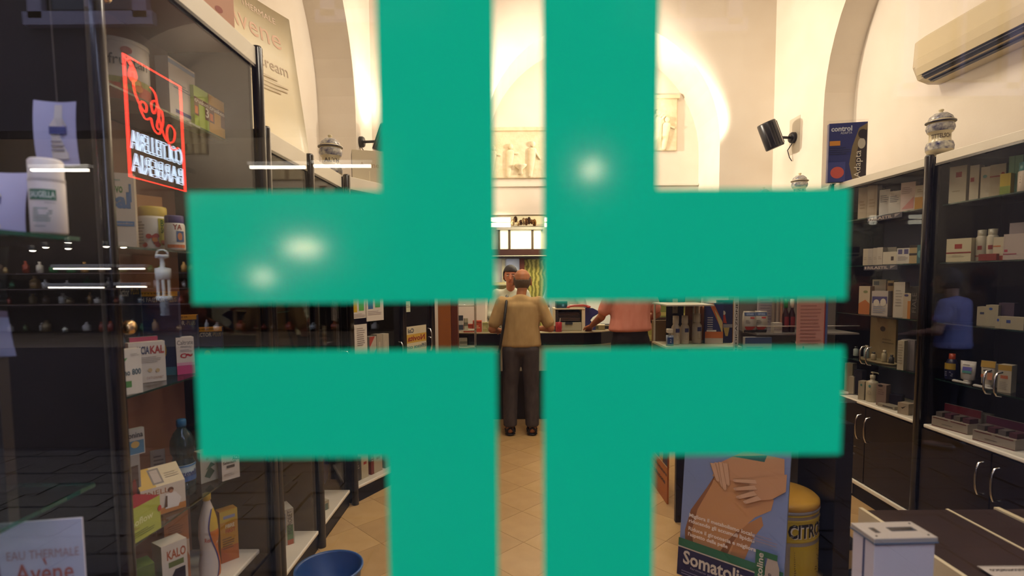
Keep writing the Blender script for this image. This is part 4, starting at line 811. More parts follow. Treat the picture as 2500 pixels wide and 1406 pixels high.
# sun lotion shelf
bottle('dark blue sun lotion bottle with an orange cap', (2.53, onx(2334, 690, 2.53).y, RZ[1]), [(0, 0), (.028, 0), (.031, .006), (.033, .06), (.031, .09), (.02, .115), (.014, .12)], '#171a3a', cap=[(.015, .115), (.016, .117), (.015, .148), (0, .15)], capcol='#b0441c', prints=[('quad', -.03, .06, .03, .095, '#a8882c', {'nu': 6}), ('lines', -.025, .065, .025, .092, 3, '#5c3418'), ('lines', -.02, .02, .02, .05, 3, '#8c8c9c')], rot=-62)
def tubeup(label, px, h, w, base, capc, prints, X=2.52):
    y = onx(px, 690, X).y; o = MB(); n = 20
    prof = [(0.018, .0, 1.0), (.018, .018, 1.0), (w * .46, .024, .62), (w * .5, h * .6, .4), (w * .52, h, .06)]; vs = []
    for r, z, f in prof:
        for k in range(n): vs.append((r * math.cos(k * math.tau / n), r * f * math.sin(k * math.tau / n), z))
    o.add(vs, [(i * n + k, i * n + (k + 1) % n, (i + 1) * n + (k + 1) % n, (i + 1) * n + k) for i in range(1, 4) for k in range(n)] + [tuple(range(4 * n, 5 * n))], 0, True)
    o = o.build('lotion_tube', P(base, .4), None, (X, y, RZ[1]), -62); tag(o, label, 'tube')
    MB().lathe([(0, 0), (.019, 0), (.019, .02), (0, .022)], 18).build('cap', P(capc, .4), o)
    draw(o, {'F': face_map((-w / 2, -.026, .024), (w, 0, 0), (0, .022, h - .024), (0, -1, 0))}, prints)
tubeup('white upright tube with a violet-green square', 2375, .125, .07, '#a8a29a', '#a8a29a', [('F', 'quad', .2, .35, .8, .68, '#55509c'), ('F', 'quad', .2, .35, .8, .48, '#3c7c78'), ('F', 'lines', .2, .76, .8, .84, 1, '#7c7478')])
tubeup('white and yellow upright lotion tube beside the handle', 2425, .145, .06, '#a69c88', '#a8a29a', [('F', 'quad', 0, .72, 1, 1, '#a8842c'), ('F', 'disc', .5, .58, .3, .05, '#2c2c34'), ('F', 'quad', .1, .28, .45, .42, '#a85c38'), ('F', 'quad', .55, .2, .9, .5, '#a86c48')])
rbox('white and orange carton among the sun lotions', 2472, 1, 26, 68, '#aea28a', [('F', 'quad', 0, .8, 1, 1, '#a8842c'), ('F', 'quad', .2, .5, .75, .62, '#b0603c'), ('F', 'lines', .15, .1, .8, .4, 5, '#8c8474')], rot=-62, X=2.53)
rbox('pale carton with a dark dot behind the sun lotions', 2452, 1, 22, 56, '#7c766c', [('F', 'disc', .4, .55, .25, .07, '#2c2c3c')], rot=-62, X=2.6)
for k, px in enumerate((2358, 2412)):
    o = MB().limb((-.035, 0, .008), (.012, .012, .008), (.04, 0, .006), (.010, .012, .006)).build('sample_sachet', P('#a8a49c', .4), None, (2.485, onx(px, 690, 2.485).y, RZ[1] + .001), -80); tag(o, 'white sample lying flat %s' % ('before the white upright tube', 'before the yellow lotion tube')[k], 'sample')
def counter_display(label, px, w, hdr, X=2.51):
    y = onx(px, 690, X).y; t = thing('counter_display', label, 'display box', (X, y, RZ[0]), -78)
    MB().box(-w / 2, -.05, 0, w / 2, .05, .055).build('tray_front', P('#94887a'), t)
    MB().box(-w / 2, .038, .055, w / 2, .05, .125).build('back_card', P('#7c7064'), t)
    draw(t, {'F': face_map((-w / 2, -.05, 0), (w, 0, 0), (0, 0, .055), (0, -1, 0)), 'B': face_map((-w / 2, .038, .055), (w, 0, 0), (0, 0, .07), (0, -1, 0))}, [('F', 'quad', 0, 0, 1, .07, '#5c1c20'), ('F', 'quad', .04, .86, .46, .94, '#5c2022'), ('F', 'quad', .54, .86, .96, .94, '#5c2022'), ('B', 'quad', 0, .4, 1, 1, hdr), ('F', 'lines', .3, .3, .7, .5, 1, '#6c6058')])
    for k in range(4): 
        cx = -w / 2 + w * (k + .5) / 4; MB().box(cx - w * .09, -.03, .056, cx + w * .09, .03, .082).build('packet', P(('#5c5450', '#4c2a34')[k % 2]), t)
counter_display('white counter display with a dark red header, left of two', 2352, .20, '#6a2028')
counter_display('white counter display with a maroon header, right of two', 2465, .20, '#4a1830')
rbox('plain pale box behind the counter displays', 2420, 0, 30, 46, '#7c7264', [], rot=-66, X=2.62)

# ------------------------------------------------------------------ things on top of the showcases
MAJ = noisy('maiolica_blue_white', '#1f2260', '#dcd6c4', 34, .25, 0, spec=.6, detail=2)
CREAMG = P('#d6c8a4', .25, 0, .6)
def apoth_jar(label, loc, s, word='', rot=0):
    j = MB().lathe([(0, 0), (.055, 0), (.062, .004), (.075, .03), (.078, .06), (.07, .085), (.06, .095), (.06, .14), (.07, .15), (.079, .175), (.074, .205), (.062, .215)], 36).build('apothecary_jar', CREAMG, None, loc, rot); tag(j, label, 'jar'); j.scale = (s, s, s)
    MB().lathe([(.0765, .032), (.0788, .058), (.0715, .083)], 36).build('lower_band', MAJ, j)
    MB().lathe([(.0712, .152), (.0798, .175), (.0752, .202)], 36).build('upper_band', MAJ, j)
    l = MB().lathe([(.084, .214), (.084, .222), (.07, .228), (.062, .25), (.035, .272), (.012, .278), (.010, .286), (.016, .292), (.012, .30), (0, .302)], 36).build('lid', CREAMG, j)
    MB().lathe([(.0712, .229), (.0632, .25), (.037, .272)], 36).build('lid_band', MAJ, l); MB().lathe([(.0846, .213), (.0852, .2155), (.0846, .218)], 36).build('lid_rim', P('#2b2a4c', .3), l)
    if word: draw(j, {'C': cyl_map(lambda z: .0604, 1)}, [('C', 'text', word, -.055, .105, .06, .133, '#4a3a2c', {'bold': .02})], 'lettering')
    return j
p = ony(2284, 378, 3.17); apoth_jar('blue and white lidded jar standing above the right showcase post', (XR + .085, 3.17, 2.27), .88, 'TITTELSCH', -35)
apoth_jar('blue and white lidded jar just below the black spotlight', (2.66, 4.98, 2.256), .88, 'EST', -30)
p = ony(1865, 440, 5.6); apoth_jar('blue and white lidded jar half sunk behind the green cross, left of the spotlight jar', (p.x, 5.6, 2.256), .80, '', -20)
MB().box(p.x - .2, 5.05, 2.20, 2.88, 5.95, 2.255).build('high_ledge', WHITELAM); tag(bpy.data.objects['high_ledge'], 'white ledge under the farther lidded jar at right', 'ledge')
p = ony(811, 435, 4.0); apoth_jar('blue and white lidded jar on the left showcases', (-1.33, 4.0, 2.318), 1.05, 'ALTH', 25)
o = MB().box(-.16, -.12, 0, .16, .16, .05, bev=.004).build('jar_plinth', WHITELAM, None, (-1.35, 4.0, 2.266)); tag(o, 'low white plinth under the left lidded jar', 'plinth')
ab = carton('white display carton lettered Avene on the angled showcase', (-1.06, 4.02, 2.266), (.235, .2, .235), 18, '#d8cbb0', [('F', 'text', 'Avene', .22, .48, .8, .64, '#b89a78'), ('F', 'quad', .5, .05, .53, .38, '#e8dcc0')], sides={'L': '#5a4632'}, cat='display box', name='display_box')
# blue leaflet display on the right showcases
y0 = 3.93; c = thing('leaflet_display', 'blue leaflet display lettered control adapta on the right showcases', 'display', (2.44, y0, 2.256), -12)
m = MB(); m.box(-.125, 0, 0, .125, .04, .42, 0); m.build('display_body', P('#27306e', .4), c)
MB().box(-.13, .001, 0, .13, .045, .44).build('clear_sleeve', VGLASS, c)
draw(c, {'F': face_map((-.125, 0, 0), (.25, 0, 0), (0, 0, .42), (0, -1, 0))}, [('F', 'poly', [(.66, 0), (.55, .3), (.62, .6), (.78, .9), (1, .98), (1, 0)], '#7a6a4c'), ('F', 'poly', [(.8, 0), (.72, .35), (.78, .62), (1, .9), (1, 0)], '#2c2326'), ('F', 'disc', .86, .64, .1, .09, '#b8b0a0'), ('F', 'disc', .88, .8, .12, .08, '#241c20'), ('F', 'text', 'control', .05, .86, .6, .95, '#c8ccd8', {'bold': .03}), ('F', 'text', 'ADAPTA', .3, .81, .6, .85, '#c8ccd8'), ('F', 'quad', .02, .62, .3, .7, '#c88428'), ('F', 'lines', .02, .46, .6, .6, 4, '#1b2250'), ('F', 'disc', .24, .16, .18, .1, '#c8564a'), ('F', 'quad', 0, 0, .45, .34, '#3c4488'), ('F', 'disc', .24, .16, .18, .1, '#c8564a'), ('F', 'text', 'Adapta', .68, .06, .9, .52, '#d8d0c0', {'rot': 90})])
# things above the tall showcase
carton('beige carton standing on the tall showcase', (-1.30, 2.03, 2.601), (.12, .08, .20), 75, '#b7a88c', [('F', 'lines', .1, .1, .9, .8, 8, '#a08f74')])
carton('grey-brown upright panel behind the beige carton', (-1.36, 2.22, 2.601), (.22, .02, .36), 85, '#6c5e54', [], cat='panel', name='upright_card')
pc = MB().prism([(-.10, 0), (.10, 0), (.10, .34), (.085, .40), (.05, .44), (-.1, .46)], 'y', -.006, .006).build('portrait_card', P('#c8967a', .5), None, (-1.27, 2.37, 2.601), 70); tag(pc, 'peach portrait card standing on the end of the tall showcase', 'card')
draw(pc, {'F': face_map((-.10, -.006, 0), (.20, 0, 0), (0, 0, .46), (0, -1, 0))}, [('F', 'disc', .4, .55, .16, .05, '#8c5c4c'), ('F', 'disc', .6, .3, .1, .03, '#a05848'), ('F', 'quad', .0, 0, .12, .9, '#a8785c')])
# big advertising sheet standing on the lower showcases
m = MB(); n = 16; vs = []
A = Vector((-1.42, 2.56, 2.272)); B = Vector((-1.33, 3.62, 2.272))
for i in range(n + 1):
    t = i / n
    for z, s in ((0, 0), (.35, .01), (.7, .015), (1.0, .0)):
        q = A.lerp(B, t) + Vector((-.10 * math.sin(math.pi * t) - .10 * z, -.05 * z * t, z * .98 + .0))
        vs.append(q)
fs = []
for i in range(n):
    for k in range(3): fs.append((i * 4 + k, i * 4 + 4 + k, i * 4 + 5 + k, i * 4 + 1 + k))
vs2 = [v + Vector((-.004, 0, 0)) for v in vs]; N4 = len(vs)
fs2 = [tuple(reversed([j + N4 for j in f])) for f in fs]
bd = [i * 4 for i in range(n + 1)] + [n * 4 + k for k in (1, 2, 3)] + [i * 4 + 3 for i in range(n - 1, -1, -1)] + [2, 1]
m.add(vs + vs2, fs + fs2 + [(bd[i], bd[(i + 1) % len(bd)], bd[(i + 1) % len(bd)] + N4, bd[i] + N4) for i in range(len(bd))], 0, True)
sheet = m.build('advertising_sheet', noisy('sheet_print', '#eedcb4', '#f8edd2', 2.2, .35), None); tag(sheet, 'large pale advertising sheet lettered Avene Cold Cream on the left showcases', 'poster')
def shmap(u, v, k):
    i = min(n - 1, int(u * n)); t = u * n - i; zz = (0, .35, .7, 1.0); j = 0 if v < .35 else (1 if v < .7 else 2); s_ = (v - zz[j]) / (zz[j + 1] - zz[j])
    a = vs[i * 4 + j].lerp(vs[i * 4 + 4 + j], t); b = vs[i * 4 + j + 1].lerp(vs[i * 4 + 5 + j], t); return a.lerp(b, s_) + Vector((.0012 + .0004 * k, -.0004, 0))
draw(sheet, {'F': shmap}, [('F', 'text', 'Avene', .45, .76, .9, .88, '#e0b494', {'bold': .0}), ('F', 'text', 'EAU THERMALE', .5, .91, .88, .945, '#e4c4a8'), ('F', 'text', 'Cold Cream', .48, .6, .92, .67, '#cdb69c'), ('F', 'lines', .55, .46, .92, .56, 4, '#d8c6aa'), ('F', 'disc', .12, .55, .09, .12, '#e0b088'), ('F', 'disc', .2, .3, .12, .1, '#ecc89c')])

# ------------------------------------------------------------------ spotlights on the walls and air conditioner
def wall_spot(label, base, nrm, rot_can, plate=True, mirror=1):
    t = thing('wall_spotlight', label, 'spotlight', base, 0, 'black spotlights on the walls'); nx = nrm
    d = MB().lathe([(0, 0), (.055, 0), (.055, .03), (.045, .045), (0, .048)], 24); d.v = [(z * nx, x, y) for x, y, z in d.v]; d.build('wall_rose', P('#17161c', .35), t)
    MB().tube([(nx * .04, 0, 0), (nx * .17, -.02, .0)], .014, 10).build('arm', P('#17161c', .35), t)
    c = MB().lathe([(0, -.13), (.085, -.13), (.09, -.12), (.09, .13), (.085, .14), (.078, .14), (.07, .02), (0, .02)], 28)
    M_ = Matrix.Translation((nx * .26, -.04, .01)) @ Matrix.Rotation(R(rot_can), 4, 'Y')
    c.v = [tuple(M_ @ Vector(v)) for v in c.v]; can = c.build('lamp_can', P('#141319', .3), t)
    for k in range(5):
        a = -2.4 + k * .5; f = MB().box(-.004, -.004, -.11, .004, .004, .12); Mk = M_ @ Matrix.Translation((.091 * math.cos(a), .091 * math.sin(a), 0)); f.v = [tuple(Mk @ Vector(v)) for v in f.v]; f.build('cooling_rib', P('#26242c', .3) if k != 3 else P('#c8beb0', .3), can)
    g = MB().lathe([(0, .025), (.069, .025)], 20); g.v = [tuple(M_ @ Vector(v)) for v in g.v]; g.build('lens', emit('spot_lens_%d' % len(label), '#fff0d0', 6), can)
    if plate: MB().box(-.0 if nx < 0 else -.004, -.10, -.16, .004 if nx < 0 else 0, .10, .20).build('back_plate', P('#cfc4b0', .6), t)
    MB().tube([(nx * .01, .02, -.05), (nx * .05, .03, -.12), (nx * .03, .03, -.19), (nx * .008, .02, -.23)], .005, 6).build('cable', P('#2c2a2c'), t)
    return t
wall_spot('black spotlight on the right pilaster, its can tilted above a jar', (2.897, 5.55, 2.985), -1, -22)
wall_spot('black spotlight on the left wall, mostly hidden behind the green cross', (-1.527, 5.50, 2.96), 1, 20, plate=False)
ac = thing('air_conditioner', 'cream wall air conditioner with dark slats high on the right wall', 'air conditioner', (3.178, 3.05, 2.98))
prof = [(0, 0.0), (0, .34), (-.12, .35), (-.19, .30), (-.20, .12), (-.16, .03), (-.08, 0)]
ACM = P('#d2c19c', .45)
MB().prism([(x, z) for x, z in prof][::-1], 'y', -1.0, 1.0).build('casing', ACM, ac)
MB().prism([(-.196, .05), (-.21, .10), (-.215, .16), (-.20, .17), (-.19, .05)], 'y', -.98, .965).build('front_lip', ACM, ac)
MB().prism([(-.185, .06), (-.192, .055), (-.17, .022), (-.10, -.002), (-.10, .004)], 'y', -.95, .93).build('outlet_recess', P('#15121c', .4), ac)
for k, (x, z) in enumerate(((-.180, .038), (-.150, .018), (-.118, .004))): MB().box(x - .008, -.95, z - .006, x + .008, .93, z - .001).build('slat', P(('#2c2630', '#b59c74', '#3a322c')[k], .4), ac)
MB().prism([(x * .99, z * .985 + .003) for x, z in prof][::-1], 'y', 1.0, 1.008).build('end_cap', P('#c8b690', .5), ac)

# housings for the added ceiling fill lights, out of view
for k, (x, y) in enumerate(CEIL):
    o = MB().box(-.7, -.28, .02, .7, .28, .10, bev=.01).build('ceiling_fill_housing', P('#d8d4cc'), None, (x, y, 4.72)); tag(o, 'added ceiling fill light above the %s of the shop floor' % ('street end', 'middle', 'far end')[k], 'lamp'); 
    for s in (-.5, .5): MB().tube([(s, 0, .1), (s, 0, .28)], .006, 6).build('hanger', CHROME, o)
# ------------------------------------------------------------------ counter
ct = thing('service_counter', 'dark curved service counter with a pale front at the back of the shop', 'counter', (0, 0, 0))
def counter_poly(off):   # plan outline, front edge first
    fr = [(-.62, 5.75), (-.1, 5.745), (.4, 5.745), (.78, 5.76), (.98, 5.83), (1.13, 5.96), (1.22, 6.12), (1.26, 6.35)]
    fr = [(x + (off if x > 1 else 0) * -.7, y + off) for x, y in fr]
    return fr + [(1.26 - off, 6.5), (.75, 6.5), (.70, 6.33), (-.62, 6.33)]
MB().prism(counter_poly(.12)[::-1], 'z', 0, .56).build('counter_base', P('#1c1512', .5), ct)
MB().prism(counter_poly(.03)[::-1], 'z', .56, .835).build('front_panel', noisy('pale_counter_front', '#b8b29c', '#c4beaa', 4, .35), ct)
MB().prism(counter_poly(.01)[::-1], 'z', .835, .845).build('trim_strip', P('#cfc8b0', .3, .4), ct)
MB().prism(counter_poly(0.0)[::-1], 'z', .845, .975).build('edge_band', P('#120b0b', .22), ct)
MB().prism(counter_poly(-.004)[::-1], 'z', .975, .985).build('counter_top', P('#b3a887', .3), ct)
CZ = .986
def cpos(px, Y): return ony(px, 800, Y).x
# goods on the counter, left of the customer
for k, (x0, x1, h, c, lab) in enumerate(((1132, 1154, .085, '#b5442c', 'orange-red box with pale lettering, left of the counter row'), (1155, 1176, .125, '#b84a30', 'taller orange-red box in the counter row'), (1178, 1191, .105, '#a5a068', 'olive-pale upright box in the counter row'), (1192, 1205, .105, '#aaa46e', 'second olive-pale upright box in the counter row'))):
    xa, xb = cpos(x0, 5.86), cpos(x1, 5.86)
    carton(lab, ((xa + xb) / 2, 5.87, CZ), (xb - xa, .08, h), 0, c, [('F', 'lines', .15, .3, .85, .6, 2, '#e0c8a0'), ('F', 'quad', 0, .8, 1, .86, '#8c3020' if k < 2 else '#7c7c4c')])
for k in range(3): carton('%s flat grey-green packet of the small stack beside the customer' % ('bottom', 'middle', 'top')[k], (cpos(1223, 5.86), 5.87, CZ + k * .0305), (.07, .09, .03), 0, '#a8a890', [('F', 'quad', .1, .2, .5, .8, '#3c4438')])
carton('pink and white small carton beside the grey packets', (cpos(1211, 5.86), 5.9, CZ), (.05, .07, .06), 0, '#c8a49c', [('F', 'quad', 0, .3, 1, .55, '#b04c48')])
# wire rack with wavy trays
rk = thing('wire_rack', 'silver wire rack with bent trays left of the counter', 'rack', (cpos(1115, 5.55), 5.54, 0))
for x, y in ((0, 0), (.19, 0), (0, .18), (.19, .18)): MB().tube([(x, y, 0), (x, y, 1.5)], .006, 8).build('upright', CHROME, rk)
for z in (.5, .85, 1.03, 1.29):
    MB().tube([(0, 0, z + .05), (0, 0, z), (.19, 0, z), (.19, .18, z), (0, .18, z), (0, .18, z + .05)], .005, 8).build('tray_rim', CHROME, rk)
    MB().box(.004, .004, z - .002, .186, .176, z + .002).build('tray_plate', P('#b0ac94', .3), rk)
for k, (z, c, h) in enumerate(((1.034, '#3a4450', .15), (1.034, '#b8b49c', .12), (.854, '#a09c88', .09))):
    carton(('navy and white upright packet on the wire rack', 'pale packet beside it on the wire rack', 'pale stack low on the wire rack')[k], (rk.location.x + (.035, .09, .06)[k], 5.62, z), ((.05, .04, .08)[k], .06, h), 10, c, [('F', 'quad', 0, .35, 1, .65, '#c8c8c0' if k == 0 else '#6c6c5c')])
# open white box with a drawer, and what lies on it
wb_ = thing('paper_cabinet', 'small white open-fronted cabinet on the counter right of the customer', 'cabinet', (cpos(1390, 5.9), 5.98, CZ)); w = .17; h = .24; WH = P('#d9cfae', .4)
MB().box(-w, -.12, 0, -w + .012, .14, h).build('side_panel', WH, wb_); MB().box(w - .035, -.12, 0, w, .14, h).build('side_panel', WH, wb_); MB().box(-w, .13, 0, w, .14, h).build('back_panel', P('#3c2c22'), wb_); MB().box(-w - .005, -.125, h, w, .14, h + .012).build('top_panel', WH, wb_); MB().box(-w + .012, -.12, 0, w - .035, .13, .008).build('bottom_panel', WH, wb_)
d = MB().box(-w + .05, -.125, .01, w - .04, .1, .095).build('drawer', P('#aaa68c', .4), wb_); MB().box(-.05, -.135, .075, .03, -.12, .10).build('drawer_pull', P('#20242c'), d)
for k in range(6): MB().box(-w + .03 + .001 * k, -.08 + .006 * k, .11 + .017 * k, w - .05, .12, .123 + .017 * k).build('paper_stack', P(('#4a3c34', '#5c4a40', '#38302c')[k % 3]), wb_)
MB().box(-w + .014, -.11, .02, -w + .045, .1, h - .01).build('divider', P('#2c2420'), wb_)
tz = CZ + h + .013
carton('dark teal card reader on the white cabinet', (cpos(1371, 5.9), 5.94, tz), (.12, .1, .075), 5, '#1d3c48', [('F', 'quad', .5, .25, .7, .6, '#5c8cb0'), ('F', 'quad', .05, .8, .95, .95, '#2c5460')], cat='device', name='card_reader')
o = MB().tube([(-.12, 0, .018), (-.04, 0, .03), (.06, 0, .03), (.12, 0, .018)], [.012, .014, .014, .012], 10).build('telephone_handset', P('#a83428', .35), None, (cpos(1412, 5.9), 5.92, tz - .004), 4); tag(o, 'red telephone handset lying on the white cabinet', 'telephone')
for s in (-.115, .115): MB().ball((s, 0, .014), (.028, .024, .014), 14, 8).build('ear_piece' if s < 0 else 'mouth_piece', P('#a83428', .35), o)
carton('pale open notebook behind the red handset', (cpos(1408, 6.0), 6.02, tz), (.16, .1, .03), -8, '#b5ac88', [])
# small things between customer and cabinet
o = MB().tube([(-.03, 0, .03), (-.03, 0, .07), (.0, 0, .085), (.03, 0, .07), (.03, 0, .03)], .014, 10).build('tape_dispenser', P('#c8b87c', .35), None, (cpos(1337, 5.86), 5.87, CZ)); MB().box(-.045, -.025, 0, .045, .025, .035, bev=.006).build('dispenser_base', P('#b8a868', .4), o); tag(o, 'cream tape dispenser on the counter beside the customer', 'tape dispenser')
o = MB().lathe([(0, 0), (.034, 0), (.036, .004), (.036, .1), (.03, .106), (.03, .004), (0, .004)], 20).build('pen_cup', P('#a02028', .35), None, (cpos(1364, 5.80), 5.805, CZ)); tag(o, 'red cup on the counter before the white cabinet', 'cup')
for k, (a, c) in enumerate(((.2, '#c8c0b0'), (-.15, '#202830'))): MB().tube([(0, 0, .01), (.02 * (1 if a > 0 else -1), .01, .15)], .004, 6).build('pen', P(c), o)
o = MB().box(-.04, -.03, 0, .04, .03, .05, bev=.004).build('stapler_stand', P('#55565a', .3), None, (cpos(1350, 5.84), 5.86, CZ)); MB().box(-.035, -.034, .05, .035, .02, .062).build('chrome_top', CHROME, o); tag(o, 'small grey metal stand between the tape dispenser and the red cup', 'stand')
# blue folder standing open
fd = thing('blue_folder', 'blue folder with a swooping outline standing on the counter', 'folder', (cpos(1442, 5.95), 5.97, CZ))
pl = [(-.09, 0), (.10, 0), (.10, .015), (.04, .06), (.0, .11), (.03, .15), (.115, .20), (.03, .245), (-.09, .26)]
MB().prism(pl, 'y', -.004, .004).build('cover', P('#26306a', .4), fd); MB().prism([(x * .94, z * .96) for x, z in pl], 'y', .012, .018).build('cover_back', P('#1c2450', .4), fd); MB().box(-.095, -.004, 0, -.088, .018, .26).build('spine', P('#1c2450', .4), fd)
carton('open receipt tray with papers at the curved end of the counter', (cpos(1462, 6.0), 6.02, CZ), (.14, .12, .055), -10, '#8c8258', [('F', 'quad', .1, .2, .5, .8, '#4a4a2c')], sides={'T': '#c8bc98'}, cat='tray', name='receipt_tray')
carton('black till keypad at the curved end of the counter', (cpos(1484, 6.1), 6.14, CZ), (.16, .12, .05), -20, '#171318', [('F', 'quad', .05, .7, .95, .9, '#c8bc98')], cat='device', name='keypad')

# ------------------------------------------------------------------ dispensary behind the counter
sh = thing('dispensary_shelving', 'cream shelving behind the counter stocked with boxes', 'shelving', (-.75, 7.0, 0)); CR = noisy('cream_board', '#c9bd86', '#d4c994', 3, .5)
MB().box(0, .28, 0, .95, .30, 1.52).build('back_panel', CR, sh)
for x in (0, .93): MB().box(x, 0, 0, x + .02, .28, 1.52).build('side_panel', CR, sh)
for z in (.35, .7, 1.0, 1.18, 1.5): MB().box(.02, 0, z - .018, .93, .28, z).build('shelf_board', CR, sh)
def hp(px, z): return ony(px, 780, 7.1).x
carton('red upright box leaning on the cream shelving', (hp(1158, 1), 7.12, 1.181), (.10, .1, .19), 0, '#b02c1c', [('F', 'poly', [(0, 1), (1, .1), (1, 1)], '#d4b888')])
for k in range(7):
    c = ('#b8462c', '#c05a34', '#7c8c84', '#a8b0a4', '#5c7480', '#c8c4b0', '#bc4a2c')[k]
    carton('slim %s pack, %s in the leaning row on the cream shelving' % (('red-orange', 'orange', 'grey-green', 'pale', 'slate', 'white', 'dark orange')[k], ('first', 'second', 'third', 'fourth', 'fifth', 'sixth', 'last')[k]), (hp(1166 + 7.6 * k, 1) , 7.12, 1.181), (.034, .14, .24 + .01 * (k % 3)), 0, c, [('F', 'quad', .1, .6, .9, .8, '#e0d4b8')], group='slim packs leaning on the cream shelving')
for k, (x, c) in enumerate(((1126, '#c8be94'), (1137, '#3c3420'), (1147, '#b8ac78'))): carton(('pale', 'dark striped', 'straw-coloured')[k] + ' carton at the left of the cream shelving', (hp(x, 1), 7.12, 1.181), (.06, .1, .15), 0, c, [('F', 'lines', .1, .2, .9, .8, 3, '#8c8454')])
o = MB().lathe([(0, 0), (.10, .0), (.12, .03), (.11, .07), (.0, .13)], 24).build('wicker_dome', P('#4a3f2c', .6), None, (hp(1156, 1), 7.08, 1.001)); tag(o, 'dark domed basket on the middle cream shelf', 'basket'); MB().tube([(-.1, 0, .06), (-.05, 0, .14), (.05, 0, .14), (.1, 0, .06)], .006, 8).build('basket_handle', P('#3a301c'), o)
# right part of the shelving: olive stock behind the customer in pink
s2 = thing('stock_shelving', 'dark shelving with olive-green boxes beyond the person in pink', 'shelving', (1.42, 6.25, 0)); OL = P('#3a2414', .5)
MB().box(0, .26, 0, .75, .28, 1.9).build('back_panel', P('#2c2412'), s2)
for x in (0, .73): MB().box(x, 0, 0, x + .02, .26, 1.9).build('side_panel', OL, s2)
for z in (.4, .82, 1.10, 1.38, 1.68): MB().box(.02, 0, z - .02, .73, .26, z).build('shelf_board', OL, s2)
for zi, z in enumerate((.40, .82, 1.10, 1.38)):
    for k in range(5):
        carton('olive-green stock box, %s along the %s shelf of the dark shelving' % (('first', 'second', 'third', 'fourth', 'fifth')[k], ('lowest', 'second', 'third', 'upper')[zi]), (1.53 + .135 * k, 6.36, z + .001), (.11, .14, .14 + .03 * ((k + zi) % 3)), 0, ('#8a8a3c', '#7c8440', '#9c9848')[(k + zi) % 3], [('F', 'quad', .1, .1, .9, .35, '#b8ac60'), ('F', 'quad', 0, .8, 1, .9, '#5c6428')], group='olive stock boxes beyond the person in pink')
# glass canopy with tubes across the opening
cn = thing('glass_canopy', 'glass canopy strip with two bright tubes above the dispensary opening', 'canopy', (0.1, 6.6, 0))
TUB2 = emit('canopy_tube', '#fff6dc', 9)
za, zb = ony(1270, 552, 6.6).z, ony(1270, 527, 6.6).z
MB().box(-1.0, 0, za, 1.4, .012, zb).build('glass_front', glass('canopy_glass', tint=(.9, .86, .8), ior=1.5), cn); MB().box(-1.0, -.01, zb, 1.4, .02, zb + .012).build('top_rail', P('#8a7a60', .3, .6), cn); MB().box(-1.0, -.01, za - .008, 1.4, .02, za).build('bottom_rail', P('#b0a68c', .3, .6), cn)
for x0, x1 in ((1196, 1246), (1330, 1342)):
    for yy in (536, 549):
        a = ony(x0, yy, 6.56) ; b = ony(x1, yy, 6.56); MB().tube([a - Vector((.1, 6.6, 0)), b - Vector((.1, 6.6, 0))], .026, 10).build('tube', TUB2, cn)
m = MB(); rnd = random.Random(3)
for k in range(9):
    x = ony(1252 + 6.6 * k, 540, 6.63).x - .1; m.ball((x, .035, (za + zb) / 2 + rnd.uniform(-.03, .03)), (.025, .015, .03 + rnd.uniform(0, .02)), 10, 6, rnd.randrange(3))
m.build('crystal_drops', [P('#8c6430', .1, .7), P('#d8c8a4', .1, .6), P('#5c4020', .15, .5)], cn)
# transom window, beam, door and marbled panel on the dispensary's end wall
YB = 8.29
def bk(x0, y0, x1, y1, t, name, mat, parent, Y=YB):
    a = ony(x0, y1, Y); b = ony(x1, y0, Y); return MB().box(a.x, Y - t, a.z, b.x, Y - .001, b.z).build(name, mat, parent)
tw = struct(bpy.data.objects.new('window_4', None)); COL.objects.link(tw)
bk(1216, 556, 1322, 612, .03, 'window_reveal', P('#e4deb8'), tw)
GLOW = emit('lit_transom', '#fff4c8', .95)
for x0, x1 in ((1219, 1241), (1247, 1297), (1303, 1320)): bk(x0, 563, x1, 608, .034, 'pane', GLOW, tw)
for x in (1216, 1241, 1297): bk(x, 562, x + 5, 612, .05, 'mullion', P('#4a3a22'), tw)
bk(1212, 548, 1326, 562, .08, 'lintel', P('#a8a08c'), tw)
p = ony(1271, 606, YB - .04); m = MB(); m.lathe([(0, 0), (.11, 0), (.10, .05), (.06, .10), (0, .125)], 20, (p.x, YB - .06, p.z)); m.v = [(x, (y - YB) * .3 + YB - .036, z) for x, y, z in m.v]; m.build('lamp_globe', emit('transom_lamp', '#fffbe8', 3), tw)
bk(1180, 609, 1360, 624, .16, 'transom_beam', P('#3a1a0e', .4), tw); bk(1180, 624, 1360, 627, .18, 'beam_moulding', P('#d8d0b0', .3), tw); bk(1180, 627, 1360, 632, .15, 'beam_underside', P('#1c0f0a', .4), tw)
dr = struct(bpy.data.objects.new('door_2', None)); COL.objects.link(dr)
bk(1232, 632, 1270, 980, .04, 'door_leaf', P('#c4ccd0', .4), dr); bk(1228, 630, 1233, 980, .06, 'door_frame', P('#b0a880', .5), dr); bk(1270, 630, 1280, 980, .08, 'door_jamb', noisy('door_wood', '#4a2010', '#5c2a16', 6, .4, 0, stretch=(1, 1, .2)), dr)
o = bk(1281, 633, 1335, 860, .03, 'marbled_panel', noisy('marbled_paper', '#6a6420', '#a89c48', 5, .5, 0, wave=True, stretch=(1, 1, 1.6)), None); tag(o, 'olive marbled panel beside the white door behind the counter', 'panel')

